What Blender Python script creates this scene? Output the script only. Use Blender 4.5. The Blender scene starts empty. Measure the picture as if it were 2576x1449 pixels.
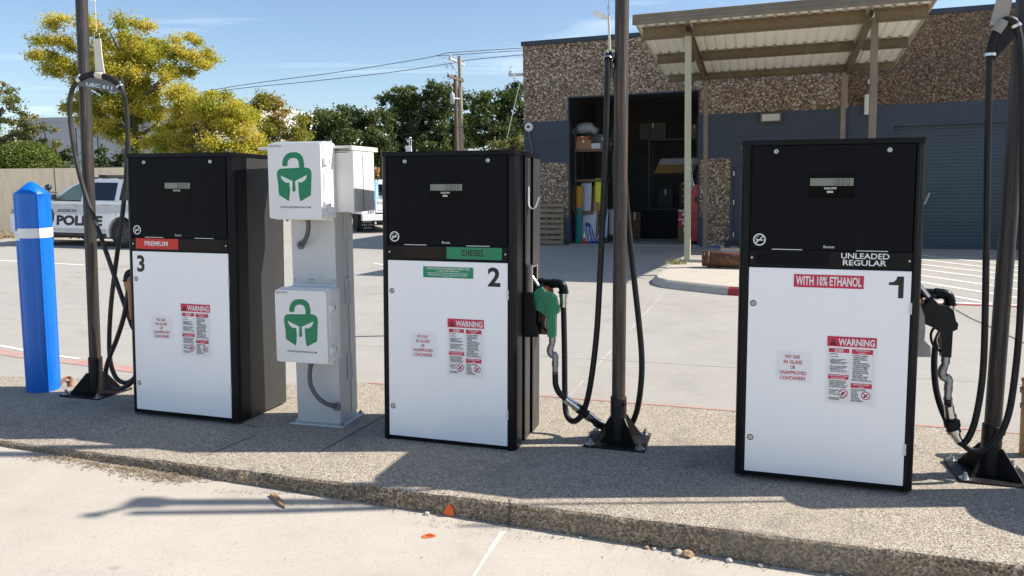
import bpy, bmesh, math, random
import numpy as np
from mathutils import Vector, Matrix, Quaternion
from mathutils.geometry import tessellate_polygon

# ------------------------------------------------------------------ scene, camera, light
SC = bpy.context.scene
COL = SC.collection
PITCH, ROLL, F, CY = 0.0890834, -0.0163641, 1895.9, 630.546      # focal length / principal row for a 2576 x 1449 picture
CAM = Vector((0, 0, 1.85))
_fw = Vector((0, math.cos(PITCH), -math.sin(PITCH))); _rt = Vector((1, 0, 0)); _up = _rt.cross(_fw)
RT = math.cos(ROLL) * _rt + math.sin(ROLL) * _up
UP = -math.sin(ROLL) * _rt + math.cos(ROLL) * _up
FW = _fw
cd = bpy.data.cameras.new('camera'); cam = bpy.data.objects.new('camera', cd); COL.objects.link(cam)
m = Matrix((RT, UP, -FW)).transposed().to_4x4(); m.translation = CAM
cam.matrix_world = m
cd.sensor_width = 36; cd.lens = F / 2576 * 36; cd.shift_y = -(724.5 - CY) / 2576
cd.clip_start = .05; cd.clip_end = 2000
SC.camera = cam
SUN_DIR = Vector((.745, .02, .667)).normalized()
SUN_ELEV = math.asin(SUN_DIR.z)
SUN_STRENGTH, SKY_STRENGTH, EXPOSURE = 5.0, .112, .62
sd = bpy.data.lights.new('sun', 'SUN'); so = bpy.data.objects.new('sun', sd); COL.objects.link(so)
sd.energy = SUN_STRENGTH; sd.angle = math.radians(.53); sd.color = (1, .94, .85)
so.rotation_euler = (-SUN_DIR).to_track_quat('-Z', 'Y').to_euler(); so.location = (20, 0, 20)
SC.view_settings.view_transform = 'Standard'; SC.view_settings.look = 'None'
SC.view_settings.exposure = EXPOSURE; SC.view_settings.gamma = 1
SC.cycles.max_bounces = 8
W = bpy.data.worlds.new('World'); SC.world = W; W.use_nodes = True
nt = W.node_tree; nt.nodes.clear(); N = nt.nodes.new; L = nt.links.new
wo = N('ShaderNodeOutputWorld'); bg = N('ShaderNodeBackground'); bg.inputs[1].default_value = SKY_STRENGTH
sky = N('ShaderNodeTexSky'); sky.sky_type = 'NISHITA'; sky.sun_disc = False
sky.sun_elevation = SUN_ELEV; sky.sun_rotation = math.radians(90); sky.air_density = 1.0; sky.dust_density = .8; sky.ozone_density = 2.6
tc = N('ShaderNodeTexCoord'); sx = N('ShaderNodeSeparateXYZ'); L(tc.outputs['Generated'], sx.inputs[0])
# thin streaky cirrus, laid on a plane far above
mx = N('ShaderNodeMath'); mx.operation = 'MAXIMUM'; mx.inputs[1].default_value = .03; L(sx.outputs[2], mx.inputs[0])
dx = N('ShaderNodeMath'); dx.operation = 'DIVIDE'; L(sx.outputs[0], dx.inputs[0]); L(mx.outputs[0], dx.inputs[1])
dy = N('ShaderNodeMath'); dy.operation = 'DIVIDE'; L(sx.outputs[1], dy.inputs[0]); L(mx.outputs[0], dy.inputs[1])
cx = N('ShaderNodeCombineXYZ'); L(dx.outputs[0], cx.inputs[0]); L(dy.outputs[0], cx.inputs[1])
mp = N('ShaderNodeMapping'); mp.inputs['Rotation'].default_value = (0, 0, .5); mp.inputs['Scale'].default_value = (.42, .72, 1); L(cx.outputs[0], mp.inputs[0])
nz = N('ShaderNodeTexNoise'); nz.inputs['Scale'].default_value = .75; nz.inputs['Detail'].default_value = 9; nz.inputs['Roughness'].default_value = .56; nz.inputs['Distortion'].default_value = .9
L(mp.outputs[0], nz.inputs['Vector'])
cr = N('ShaderNodeValToRGB'); cr.color_ramp.elements[0].position = .53; cr.color_ramp.elements[1].position = .86
cr.color_ramp.elements[0].color = (0, 0, 0, 1); cr.color_ramp.elements[1].color = (.55, .55, .55, 1); L(nz.outputs[0], cr.inputs[0])
mc = N('ShaderNodeMixRGB'); mc.inputs[2].default_value = (9.5, 10, 10.6, 1)
L(cr.outputs[0], mc.inputs[0]); L(sky.outputs[0], mc.inputs[1]); L(mc.outputs[0], bg.inputs[0]); L(bg.outputs[0], wo.inputs[0])

# ------------------------------------------------------------------ frames of reference
def ray(a, b):                     # direction through a point of the 2576 x 1449 picture
    return RT * ((a - 1288) / F) - UP * ((b - CY) / F) + FW
def on_plane(a, b, P, n):
    r = ray(a, b); return CAM + r * ((P - CAM).dot(n) / r.dot(n))
def at_depth(a, b, y):
    r = ray(a, b); return CAM + r * (y / r.y)
YAW = -0.2942778753
U = Vector((math.cos(YAW), math.sin(YAW), 0)); V = Vector((-math.sin(YAW), math.cos(YAW), 0))
O = Vector((-.4475, 4.8414, .1397))
def RW(u, v, z): p = O + U * u + V * v; return Vector((p.x, p.y, z))       # row frame -> world
def isl_z(u, v): return .1397 - .0105 * u - .02 * v
def row_px(a, b, v): return on_plane(a, b, O + V * v, V)
def isl_px(a, b):
    n = (U + Vector((0, 0, -.0105))).cross(V + Vector((0, 0, -.02))); return on_plane(a, b, O, n)
def uv(p): d = p - O; return d.dot(U), d.dot(V)
def lot_z(x, y):
    p = Vector((x, y, 0)) - O; u = p.dot(U); v = p.dot(V)
    back = .02 + .0055 * (min(y, 60) - 6) + .02 * min(max(0, -x - 3), 14)
    front = .053 - .033 * max(-5, min(5, u))
    t = min(1, max(0, (v + .35) / 1.2)); t = t * t * (3 - 2 * t)
    return front * (1 - t) + back * t
def lot_px(a, b):
    r = ray(a, b); lo, hi = .5, 300.
    for _ in range(50):
        mid = (lo + hi) / 2; p = CAM + r * mid
        if p.z > lot_z(p.x, p.y): lo = mid
        else: hi = mid
    return CAM + r * lo
BYAW = -0.3288; BU = Vector((math.cos(BYAW), math.sin(BYAW), 0)); BN = Vector((-math.sin(BYAW), math.cos(BYAW), 0)); B0 = Vector((.3929, 21.5119, 0))
def BW(s, t, z): p = B0 + BU * s + BN * t; return Vector((p.x, p.y, z))       # building frame -> world
PUMP = {3: ((-2.425, 5.399, .181), -.025, .014), 2: ((-.4475, 4.8414, .1397), -.023, .012), 1: ((1.723, 4.1195, .1376), -.013, .0124)}
def pump_matrix(k):
    p, lx, ly = PUMP[k]
    return Matrix.Translation(p) @ Matrix.Rotation(YAW, 4, 'Z') @ Matrix.Rotation(lx, 4, 'X') @ Matrix.Rotation(ly, 4, 'Y')

# ------------------------------------------------------------------ materials
MATS = {}
def _new(name):
    mt = bpy.data.materials.new(name); mt.use_nodes = True; nt = mt.node_tree; nt.nodes.clear()
    out = nt.nodes.new('ShaderNodeOutputMaterial'); b = nt.nodes.new('ShaderNodeBsdfPrincipled'); nt.links.new(b.outputs[0], out.inputs[0])
    return mt, nt, b, out
def _coord(nt, scale=(1, 1, 1)):
    t = nt.nodes.new('ShaderNodeTexCoord'); mp = nt.nodes.new('ShaderNodeMapping'); mp.inputs['Scale'].default_value = scale
    nt.links.new(t.outputs['Object'], mp.inputs[0]); return mp.outputs[0]
def _noise(nt, co, scale, detail=4, rough=.55, dist=0):
    n = nt.nodes.new('ShaderNodeTexNoise'); n.inputs['Scale'].default_value = scale; n.inputs['Detail'].default_value = detail
    n.inputs['Roughness'].default_value = rough; n.inputs['Distortion'].default_value = dist; nt.links.new(co, n.inputs['Vector']); return n.outputs[0]
def _ramp(nt, fac, stops):
    r = nt.nodes.new('ShaderNodeValToRGB'); e = r.color_ramp.elements
    while len(e) < len(stops): e.new(.5)
    for el, (p, c) in zip(e, stops):
        el.position = p; el.color = (c, c, c, 1) if isinstance(c, (int, float)) else (*c, 1)
    nt.links.new(fac, r.inputs[0]); return r.outputs[0]
def _mix(nt, fac, a, b, mode='MIX'):
    x = nt.nodes.new('ShaderNodeMixRGB'); x.blend_type = mode
    for i, v in ((0, fac), (1, a), (2, b)):
        if hasattr(v, 'links'): nt.links.new(v, x.inputs[i])
        elif isinstance(v, (int, float)): x.inputs[i].default_value = v if i == 0 else (v, v, v, 1)
        else: x.inputs[i].default_value = (*v, 1)
    return x.outputs[0]
def _bump(nt, b, h, strength=.3, dist=.01):
    n = nt.nodes.new('ShaderNodeBump'); n.inputs['Strength'].default_value = strength; n.inputs['Distance'].default_value = dist
    nt.links.new(h, n.inputs['Height']); nt.links.new(n.outputs[0], b.inputs['Normal'])
def pm(name, col, rough=.5, metal=0., col2=None, vs=6., bump=0., bs=120., spec=.5, coat=0., vscale=(1, 1, 1), lo=.35, hi=.7, rvar=0.):
    """Plain procedural paint, plastic, metal ...: base colour wandering towards col2 with a noise, fine grain bump."""
    if name in MATS: return MATS[name]
    mt, nt, b, out = _new(name)
    b.inputs['Roughness'].default_value = rough; b.inputs['Metallic'].default_value = metal
    b.inputs['Specular IOR Level'].default_value = spec; b.inputs['Coat Weight'].default_value = coat
    co = _coord(nt, vscale)
    if col2 is None: col2 = tuple(c * .86 for c in col)
    f = _ramp(nt, _noise(nt, co, vs, 6, .6), [(lo, 0.), (hi, 1.)])
    nt.links.new(_mix(nt, f, col, col2), b.inputs['Base Color'])
    if rvar:
        r = _ramp(nt, _noise(nt, co, vs * 1.7, 5), [(.3, max(0, rough - rvar)), (.7, min(1, rough + rvar))]); nt.links.new(r, b.inputs['Roughness'])
    if bump: _bump(nt, b, _noise(nt, co, bs, 3), bump, .002)
    MATS[name] = mt; return mt

def mat_lot():
    mt, nt, b, out = _new('lot concrete'); co = _coord(nt)
    big = _noise(nt, co, .35, 5, .6); mid = _noise(nt, co, 2.2, 8, .65); fine = _noise(nt, co, 60, 4, .7); grain = _noise(nt, co, 260, 2)
    c = _ramp(nt, big, [(.3, (.42, .375, .315)), (.55, (.475, .428, .365)), (.75, (.42, .388, .345))])
    c = _mix(nt, _ramp(nt, mid, [(.38, .0), (.62, .38)]), c, (.545, .49, .415))
    c = _mix(nt, _ramp(nt, mid, [(.28, .5), (.42, 0.)]), c, (.33, .31, .28))
    c = _mix(nt, _ramp(nt, fine, [(.30, .5), (.46, 0.)]), c, (.27, .24, .21))
    c = _mix(nt, _ramp(nt, grain, [(.35, .35), (.5, 0.)]), c, (.25, .22, .19))
    # broom marks and tyre smears running along the drive
    st = _noise(nt, _coord(nt, (.5, 9, 1)), 2.6, 5, .6); c = _mix(nt, _ramp(nt, st, [(.52, 0.), (.75, .28)]), c, (.36, .345, .33))
    # oil drips
    vo = nt.nodes.new('ShaderNodeTexVoronoi'); vo.inputs['Scale'].default_value = 1.6; nt.links.new(co, vo.inputs['Vector'])
    dr = _ramp(nt, vo.outputs['Distance'], [(.02, .28), (.06, 0.)]); c = _mix(nt, dr, c, (.16, .145, .13))
    # the lot beyond the island is an older, greyer pour than the drive in front of it
    sxyz = nt.nodes.new('ShaderNodeSeparateXYZ'); nt.links.new(co, sxyz.inputs[0])
    def mth(op, a, k):
        q = nt.nodes.new('ShaderNodeMath'); q.operation = op; nt.links.new(a, q.inputs[0])
        if hasattr(k, 'links'): nt.links.new(k, q.inputs[1])
        else: q.inputs[1].default_value = k
        return q.outputs[0]
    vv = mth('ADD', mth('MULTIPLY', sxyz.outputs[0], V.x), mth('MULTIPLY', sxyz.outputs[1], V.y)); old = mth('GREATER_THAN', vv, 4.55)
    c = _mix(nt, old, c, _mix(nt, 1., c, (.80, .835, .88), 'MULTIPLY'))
    nt.links.new(c, b.inputs['Base Color']); b.inputs['Roughness'].default_value = .88; b.inputs['Specular IOR Level'].default_value = .25
    _bump(nt, b, _mix(nt, .5, fine, grain), .35, .004); return mt
def mat_aggregate(name, scale=150., dirt=0.):
    mt, nt, b, out = _new(name); co = _coord(nt)
    vo = nt.nodes.new('ShaderNodeTexVoronoi'); vo.inputs['Scale'].default_value = scale; nt.links.new(co, vo.inputs['Vector'])
    sp = nt.nodes.new('ShaderNodeSeparateColor'); nt.links.new(vo.outputs['Color'], sp.inputs[0])
    c = _ramp(nt, sp.outputs[0], [(0, (.10, .078, .056)), (.2, (.228, .186, .138)), (.5, (.352, .300, .232)), (.8, (.445, .392, .318)), (1, (.61, .565, .49))] if not dirt else [(0, (.05, .035, .022)), (.3, (.17, .115, .07)), (.55, (.28, .205, .125)), (.8, (.40, .315, .21)), (1, (.56, .48, .36))])
    big = _noise(nt, co, 1.1, 6, .6); c = _mix(nt, _ramp(nt, big, [(.35, 0.), (.7, .5)]), c, (.345, .298, .232))
    st = _noise(nt, co, 3.3, 7, .65); c = _mix(nt, _ramp(nt, st, [(.3, .55), (.45, 0.)]), c, (.16, .145, .125))
    if dirt: c = _mix(nt, _ramp(nt, _noise(nt, co, 5, 6), [(.35, dirt), (.65, dirt * .35)]), c, (.13, .11, .085))
    nt.links.new(c, b.inputs['Base Color']); b.inputs['Roughness'].default_value = .9; b.inputs['Specular IOR Level'].default_value = .25
    _bump(nt, b, vo.outputs['Distance'], .5, .004); return mt
def mat_pebble(name, scale, tint=(1, 1, 1), lift=1.):
    mt, nt, b, out = _new(name); co = _coord(nt)
    wob = nt.nodes.new('ShaderNodeVectorMath'); wob.operation = 'ADD'
    nn = nt.nodes.new('ShaderNodeTexNoise'); nn.inputs['Scale'].default_value = scale * .8; nt.links.new(co, nn.inputs['Vector'])
    ml = nt.nodes.new('ShaderNodeVectorMath'); ml.operation = 'SCALE'; ml.inputs['Scale'].default_value = .9 / scale; nt.links.new(nn.outputs['Color'], ml.inputs[0])
    nt.links.new(co, wob.inputs[0]); nt.links.new(ml.outputs[0], wob.inputs[1])
    vo = nt.nodes.new('ShaderNodeTexVoronoi'); vo.inputs['Scale'].default_value = scale; nt.links.new(wob.outputs[0], vo.inputs['Vector'])
    ve = nt.nodes.new('ShaderNodeTexVoronoi'); ve.feature = 'DISTANCE_TO_EDGE'; ve.inputs['Scale'].default_value = scale; nt.links.new(wob.outputs[0], ve.inputs['Vector'])
    sp = nt.nodes.new('ShaderNodeSeparateColor'); nt.links.new(vo.outputs['Color'], sp.inputs[0])
    t = lambda c: tuple(min(.85, a * k * lift) for a, k in zip(c, tint))
    c = _ramp(nt, sp.outputs[0], [(0, t((.05, .032, .022))), (.2, t((.21, .125, .065))), (.42, t((.38, .27, .155))), (.58, t((.25, .205, .175))), (.76, t((.56, .46, .33))), (1, t((.86, .80, .69)))])
    c = _mix(nt, _ramp(nt, ve.outputs['Distance'], [(.02, .8), (.10, 0.)]), c, (.06, .045, .035))
    big = _noise(nt, co, .6, 4); c = _mix(nt, _ramp(nt, big, [(.4, 0.), (.75, .28)]), c, (.17, .135, .1))
    nt.links.new(c, b.inputs['Base Color']); b.inputs['Roughness'].default_value = .75
    h = _ramp(nt, ve.outputs['Distance'], [(0, 0.), (.25, 1.)]); _bump(nt, b, h, .7, .02); return mt
def mat_rust(name, base, amount=.5, rough=.6, metal=.3, streak=(6, 6, .5), rust=(.26, .09, .03)):
    mt, nt, b, out = _new(name); co = _coord(nt, streak)
    n1 = _noise(nt, co, 5, 8, .65, .3); n2 = _noise(nt, _coord(nt), 70, 5, .7)
    c = _mix(nt, _ramp(nt, n1, [(.62 - .35 * amount, 0.), (.75 - .2 * amount, 1.)]), base, rust)
    c = _mix(nt, _ramp(nt, n2, [(.3, .7), (.5, 0.)]), c, (.05, .035, .025))
    c = _mix(nt, _ramp(nt, _noise(nt, co, 11, 5), [(.6, 0.), (.8, .5)]), c, (.38, .33, .28))
    nt.links.new(c, b.inputs['Base Color']); b.inputs['Roughness'].default_value = rough; b.inputs['Metallic'].default_value = metal
    _bump(nt, b, n2, .25, .003); return mt
def mat_wood(name, c1, c2, scale=(1, 14, 14), rough=.8):
    mt, nt, b, out = _new(name); n = _noise(nt, _coord(nt, scale), 2.2, 8, .65, .6)
    nt.links.new(_ramp(nt, n, [(.3, c1), (.7, c2)]), b.inputs['Base Color']); b.inputs['Roughness'].default_value = rough
    _bump(nt, b, n, .3, .006); return mt
def mat_leaf(name, stops, trans=.35):
    """Leaves: each leaf carries its own tint value, so one tree holds many greens and yellows."""
    mt, nt, b, out = _new(name); a = nt.nodes.new('ShaderNodeAttribute'); a.attribute_name = 'tint'
    c = _ramp(nt, a.outputs['Fac'], stops); nt.links.new(c, b.inputs['Base Color']); b.inputs['Roughness'].default_value = .55; b.inputs['Specular IOR Level'].default_value = .3
    tr = nt.nodes.new('ShaderNodeBsdfTranslucent'); nt.links.new(_mix(nt, 1., c, (1.25, 1.2, .6), 'MULTIPLY'), tr.inputs[0])
    ms = nt.nodes.new('ShaderNodeMixShader'); ms.inputs[0].default_value = trans
    nt.links.new(b.outputs[0], ms.inputs[1]); nt.links.new(tr.outputs[0], ms.inputs[2]); nt.links.new(ms.outputs[0], out.inputs[0]); return mt
def mat_glass(name, tint, alpha=.35):
    mt, nt, b, out = _new(name); b.inputs['Base Color'].default_value = (*tint, 1); b.inputs['Roughness'].default_value = .03
    tr = nt.nodes.new('ShaderNodeBsdfTransparent'); tr.inputs[0].default_value = (.75, .85, .8, 1); ms = nt.nodes.new('ShaderNodeMixShader'); ms.inputs[0].default_value = alpha
    nt.links.new(tr.outputs[0], ms.inputs[1]); nt.links.new(b.outputs[0], ms.inputs[2]); nt.links.new(ms.outputs[0], out.inputs[0]); return mt

M_LOT = mat_lot(); M_AGG = mat_aggregate('exposed aggregate'); M_KERB = mat_aggregate('weathered kerb aggregate', 100, .5)
M_PEB = mat_pebble('pebble wall', 26, (1, .93, .85), 1.0); M_PEB2 = mat_pebble('fine pebble wall', 31, (1, .80, .62), .5)
M_KCON = pm('kerb concrete', (.42, .375, .31), .9, col2=(.5, .46, .4), vs=4, bump=.4, bs=60, spec=.2)
M_BLACK = pm('black powder coat', (.0055, .006, .0085), .5, col2=(.0075, .008, .0105), vs=9, bump=.12, bs=420, spec=.09)
M_CASE = pm('black plastic trim', (.005, .0055, .007), .36, col2=(.009, .009, .0105), vs=7, bump=.05, bs=300, spec=.16)
M_SIDE = pm('charcoal side panel', (.036, .037, .038), .42, spec=.3, col2=(.050, .049, .046), vs=3.5, vscale=(1, 1, .22), rvar=.1)
M_WHITE = pm('white door enamel', (.92, .92, .92), .2, col2=(.885, .885, .885), vs=3, vscale=(1.6, 1, .6), lo=.48, hi=.85, coat=.25, rvar=.05)
M_WPLAS = pm('white fibreglass', (.78, .78, .77), .3, col2=(.72, .72, .71), vs=4, coat=.1)
M_PED = pm('light grey enamel', (.57, .58, .585), .42, col2=(.52, .53, .53), vs=3, bump=.05, bs=200)
M_CAB = pm('off white enamel', (.72, .71, .68), .4, col2=(.64, .63, .6), vs=3)
M_STEEL = pm('zinc plated steel', (.55, .55, .54), .35, 1., col2=(.4, .4, .4), vs=20)
M_HOOK = pm('pale bare steel strap', (.78, .77, .74), .42, .35, vs=15)
M_CHROME = pm('brushed steel', (.68, .67, .65), .25, 1., vs=15)
M_CAST = pm('cast aluminium', (.42, .42, .41), .5, .9, col2=(.28, .27, .25), vs=25)
M_HOSE = pm('black rubber hose', (.0085, .0085, .0095), .5, col2=(.02, .02, .02), vs=14, bump=.1, bs=150, spec=.3)
M_HOSE2 = pm('worn grey rubber hose', (.017, .017, .018), .55, col2=(.05, .048, .046), vs=18, vscale=(1, 1, .3), spec=.3)
M_RUB = pm('dull black plastic', (.009, .009, .0095), .55, col2=(.018, .0175, .017), vs=18, spec=.25)
M_BPOST = pm('black painted steel', (.0075, .0075, .0085), .45, col2=(.016, .014, .013), vs=12, bump=.15, bs=80, spec=.3)
M_POST = mat_rust('bare steel pipe', (.036, .034, .033), .38, .5, .2, (13, 13, .35), (.165, .085, .048))
M_POSTD = mat_rust('dark steel pipe', (.034, .032, .031), .34, .5, .2, (13, 13, .35), (.10, .055, .036))
M_GREEN = pm('green nozzle cover', (.004, .24, .105), .38, col2=(.01, .13, .07), vs=16, lo=.45, hi=.75)
M_NOZB = pm('black nozzle cover', (.006, .0065, .0085), .42, col2=(.014, .014, .015), vs=18, spec=.2)
M_FILT = pm('brown filter canister', (.33, .13, .05), .45, col2=(.24, .085, .03), vs=9)
M_BLUE = pm('blue polyethylene', (.0, .145, .60), .36, col2=(.0, .12, .52), vs=5, bump=.03, bs=150)
M_STRAP = pm('cream webbing', (.72, .69, .58), .8, col2=(.62, .58, .47), vs=12, bump=.3, bs=260)
M_DTXT = pm('black print', (.012, .012, .013), .5)
M_WTXT = pm('white print', (.82, .82, .82), .5)
M_RTXT = pm('red print', (.50, .012, .035), .45, col2=(.45, .012, .03))
M_RSIGN = pm('red sign film', (.60, .022, .012), .4, col2=(.54, .02, .012))
M_CRIM = pm('crimson sticker film', (.58, .016, .07), .4, col2=(.53, .016, .06))
M_GSIGN = pm('green sign film', (.012, .22, .10), .4, col2=(.01, .19, .085))
M_GSTK = pm('green sticker film', (.0, .26, .125), .4)
M_EMB = pm('green emblem vinyl', (.0, .215, .095), .35, col2=(.0, .19, .085))
M_FILM = pm('clear label film', (.85, .85, .855), .4, col2=(.82, .82, .83))
M_LCD = pm('grey display glass', (.22, .235, .195), .3, col2=(.18, .195, .16))
M_GLOSS = pm('black gloss window', (.002, .002, .0025), .05, spec=.1)
M_BROWN = pm('brown blank plate', (.016, .011, .009), .5, spec=.15, col2=(.03, .022, .017))
M_LINE = pm('white road paint', (.80, .79, .75), .8, col2=(.6, .57, .52), vs=9, lo=.45, hi=.8)
M_RED = pm('faded red kerb paint', (.45, .24, .21), .85, col2=(.40, .33, .27), vs=7, lo=.4, hi=.75)
M_RED2 = pm('red kerb paint', (.36, .02, .025), .75, col2=(.28, .025, .025), vs=6)
M_JOINT = pm('dark joint filler', (.06, .055, .05), .95, col2=(.13, .12, .1), vs=9)
M_BAND = pm('slate grey wall paint', (.049, .061, .082), .75, col2=(.043, .053, .072), vs=1.3, bump=.15, bs=50)
M_COPE = pm('navy metal coping', (.022, .03, .05), .4, col2=(.03, .04, .06))
M_ROLL = pm('slate roller door', (.045, .068, .088), .55, col2=(.038, .058, .076), vs=2)

# ------------------------------------------------------------------ mesh helpers
class MB:
    def __init__(s): s.v = []; s.f = []; s.mi = []; s.sm = []
    def add(s, vs, fs, mat=0, smooth=False, M=None):
        o = len(s.v)
        s.v += [tuple(M @ Vector(p)) for p in vs] if M is not None else [tuple(p) for p in vs]
        for f in fs: s.f.append([i + o for i in f]); s.mi.append(mat); s.sm.append(smooth)
        return s
    def box(s, x0, x1, y0, y1, z0, z1, mat=0, M=None):
        vs = [(x0, y0, z0), (x1, y0, z0), (x1, y1, z0), (x0, y1, z0), (x0, y0, z1), (x1, y0, z1), (x1, y1, z1), (x0, y1, z1)]
        return s.add(vs, [(0, 3, 2, 1), (4, 5, 6, 7), (0, 1, 5, 4), (1, 2, 6, 5), (2, 3, 7, 6), (3, 0, 4, 7)], mat, False, M)
    def prism(s, poly, a, b, axis='z', mat=0, M=None, emats=None, smooth=False):
        """poly: 2D outline (ccw); axis z: (x, y) lifted a..b; axis y: (x, z) drawn from y=a (front) to y=b; axis x: (y, z) along x."""
        n = len(poly)
        P = {'z': lambda p, t: (p[0], p[1], t), 'y': lambda p, t: (p[0], t, p[1]), 'x': lambda p, t: (t, p[0], p[1])}[axis]
        vs = [P(p, a) for p in poly] + [P(p, b) for p in poly]
        tri = tessellate_polygon([[Vector((p[0], p[1], 0)) for p in poly]])
        s.add(vs, [t for t in tri] + [tuple(i + n for i in reversed(t)) for t in tri], mat, False, M)
        for i in range(n):
            j = (i + 1) % n
            s.add([vs[i], vs[j], vs[j + n], vs[i + n]], [(0, 1, 2, 3)], emats[i] if emats else mat, smooth, M)
        return s
    def flat(s, poly, y, mat=0, M=None):           # a flat outline in the x-z plane
        tri = tessellate_polygon([[Vector((p[0], p[1], 0)) for p in poly]])
        return s.add([(p[0], y, p[1]) for p in poly], [tuple(t) for t in tri], mat, False, M)
    def rect(s, x0, x1, z0, z1, y, mat=0, M=None): return s.add([(x0, y, z0), (x1, y, z0), (x1, y, z1), (x0, y, z1)], [(0, 1, 2, 3)], mat, False, M)
    def tube(s, pts, r, n=12, mat=0, caps=True, M=None, r2=None, up=None):
        """sweep along pts; r a radius or one per point; r2: second radius (towards the reference direction)"""
        pts = [Vector(p) for p in pts]; k = len(pts); rs = r if isinstance(r, (list, tuple)) else [r] * k
        r2 = rs if r2 is None else (r2 if isinstance(r2, (list, tuple)) else [r2] * k)
        T = [(pts[min(i + 1, k - 1)] - pts[max(i - 1, 0)]).normalized() for i in range(k)]
        ref = Vector(up) if up else (Vector((0, 1, 0)) if abs(T[0].y) < .9 else Vector((1, 0, 0)))
        vs = []; a = (ref - T[0] * ref.dot(T[0])).normalized()
        for i in range(k):
            a = (a - T[i] * a.dot(T[i])).normalized(); b = T[i].cross(a)
            for j in range(n):
                t = 2 * math.pi * j / n; vs.append(pts[i] + a * (math.cos(t) * r2[i]) + b * (math.sin(t) * rs[i]))
        fs = [(i * n + j, i * n + (j + 1) % n, (i + 1) * n + (j + 1) % n, (i + 1) * n + j) for i in range(k - 1) for j in range(n)]
        s.add(vs, fs, mat, True, M)
        if caps: s.add(vs[:n], [tuple(range(n - 1, -1, -1))], mat, False, M); s.add(vs[-n:], [tuple(range(n))], mat, False, M)
        return s
    def cyl(s, p0, p1, r, n=16, mat=0, M=None, r1=None): return s.tube([p0, p1], [r, r if r1 is None else r1], n, mat, True, M)
    def lathe(s, prof, n=20, mat=0, M=None, smooth=True, mod=None):
        k = len(prof); vs = []
        for (r, z) in prof:
            for j in range(n):
                t = 2 * math.pi * j / n; q = r * (mod(t, z) if mod else 1); vs.append((q * math.cos(t), q * math.sin(t), z))
        fs = [(i * n + j, i * n + (j + 1) % n, (i + 1) * n + (j + 1) % n, (i + 1) * n + j) for i in range(k - 1) for j in range(n)]
        s.add(vs, fs, mat, smooth, M); s.add(vs[:n], [tuple(range(n - 1, -1, -1))], mat, False, M); s.add(vs[-n:], [tuple(range(n))], mat, False, M); return s
    def sphere(s, c, r, n=12, mat=0, M=None, sz=1.):
        c = Vector(c); prof = [(max(1e-4, r * math.sin(math.pi * i / n)), -r * sz * math.cos(math.pi * i / n)) for i in range(n + 1)]
        return s.lathe(prof, n * 2, mat, (M if M is not None else Matrix()) @ Matrix.Translation(c))
    def build(s, name, mats, parent=None, bevel=0., loc=None, seg=2):
        me = bpy.data.meshes.new(name); off = Vector(loc) if loc is not None else Vector((0, 0, 0))
        me.from_pydata([(p[0] - off.x, p[1] - off.y, p[2] - off.z) for p in s.v], [], s.f)
        for mt in (mats if isinstance(mats, (list, tuple)) else [mats]): me.materials.append(mt)
        me.polygons.foreach_set('material_index', s.mi); me.polygons.foreach_set('use_smooth', s.sm); me.update()
        o = bpy.data.objects.new(name, me); COL.objects.link(o)
        if parent: o.parent = parent
        elif loc is not None: o.location = off
        if bevel:
            b = o.modifiers.new('bevel', 'BEVEL'); b.width = bevel; b.segments = seg; b.limit_method = 'ANGLE'; b.angle_limit = math.radians(50)
        return o
def tag(o, label, cat, group=None):
    o['label'] = label; o['category'] = cat
    if group: o['group'] = group
    return o
def thing(name, label, cat, M=None, group=None):
    o = bpy.data.objects.new(name, None); COL.objects.link(o); o.empty_display_size = .1
    if M is not None: o.matrix_world = M if isinstance(M, Matrix) else Matrix.Translation(Vector(M))
    return tag(o, label, cat, group)
def struct(o): o['kind'] = 'structure'; return o
def copy_tree(o, parent=None):
    c = o.copy(); COL.objects.link(c); c.parent = parent
    for ch in list(o.children): copy_tree(ch, c)
    return c
def spline(pts, n=8, rs=None):
    """Catmull-Rom through pts (and radii)"""
    pts = [Vector(p) for p in pts]; out = []; ro = []
    q = [pts[0] * 2 - pts[1]] + pts + [pts[-1] * 2 - pts[-2]]
    for i in range(1, len(q) - 2):
        a, b, c, d = q[i - 1:i + 3]
        for k in range(n):
            t = k / n
            out.append(.5 * ((2 * b) + (c - a) * t + (2 * a - 5 * b + 4 * c - d) * t * t + (3 * b - a - 3 * c + d) * t ** 3))
            if rs: ro.append(rs[i - 1] * (1 - t) + rs[i] * t)
    out.append(pts[-1])
    if rs: ro.append(rs[-1]); return out, ro
    return out
_TXT = {}
def text_geo(body, bold=.0):
    key = (body, bold)
    if key not in _TXT:
        cu = bpy.data.curves.new('lettering', 'FONT'); cu.body = body; cu.offset = bold; cu.resolution_u = 3; cu.fill_mode = 'FRONT'
        ob = bpy.data.objects.new('lettering', cu); COL.objects.link(ob)
        ev = ob.evaluated_get(bpy.context.evaluated_depsgraph_get()); me = ev.to_mesh()
        vs = [tuple(v.co) for v in me.vertices]; fs = [tuple(p.vertices) for p in me.polygons]
        ev.to_mesh_clear(); bpy.data.objects.remove(ob); bpy.data.curves.remove(cu)
        _TXT[key] = (vs, fs)
    return _TXT[key]
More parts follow.
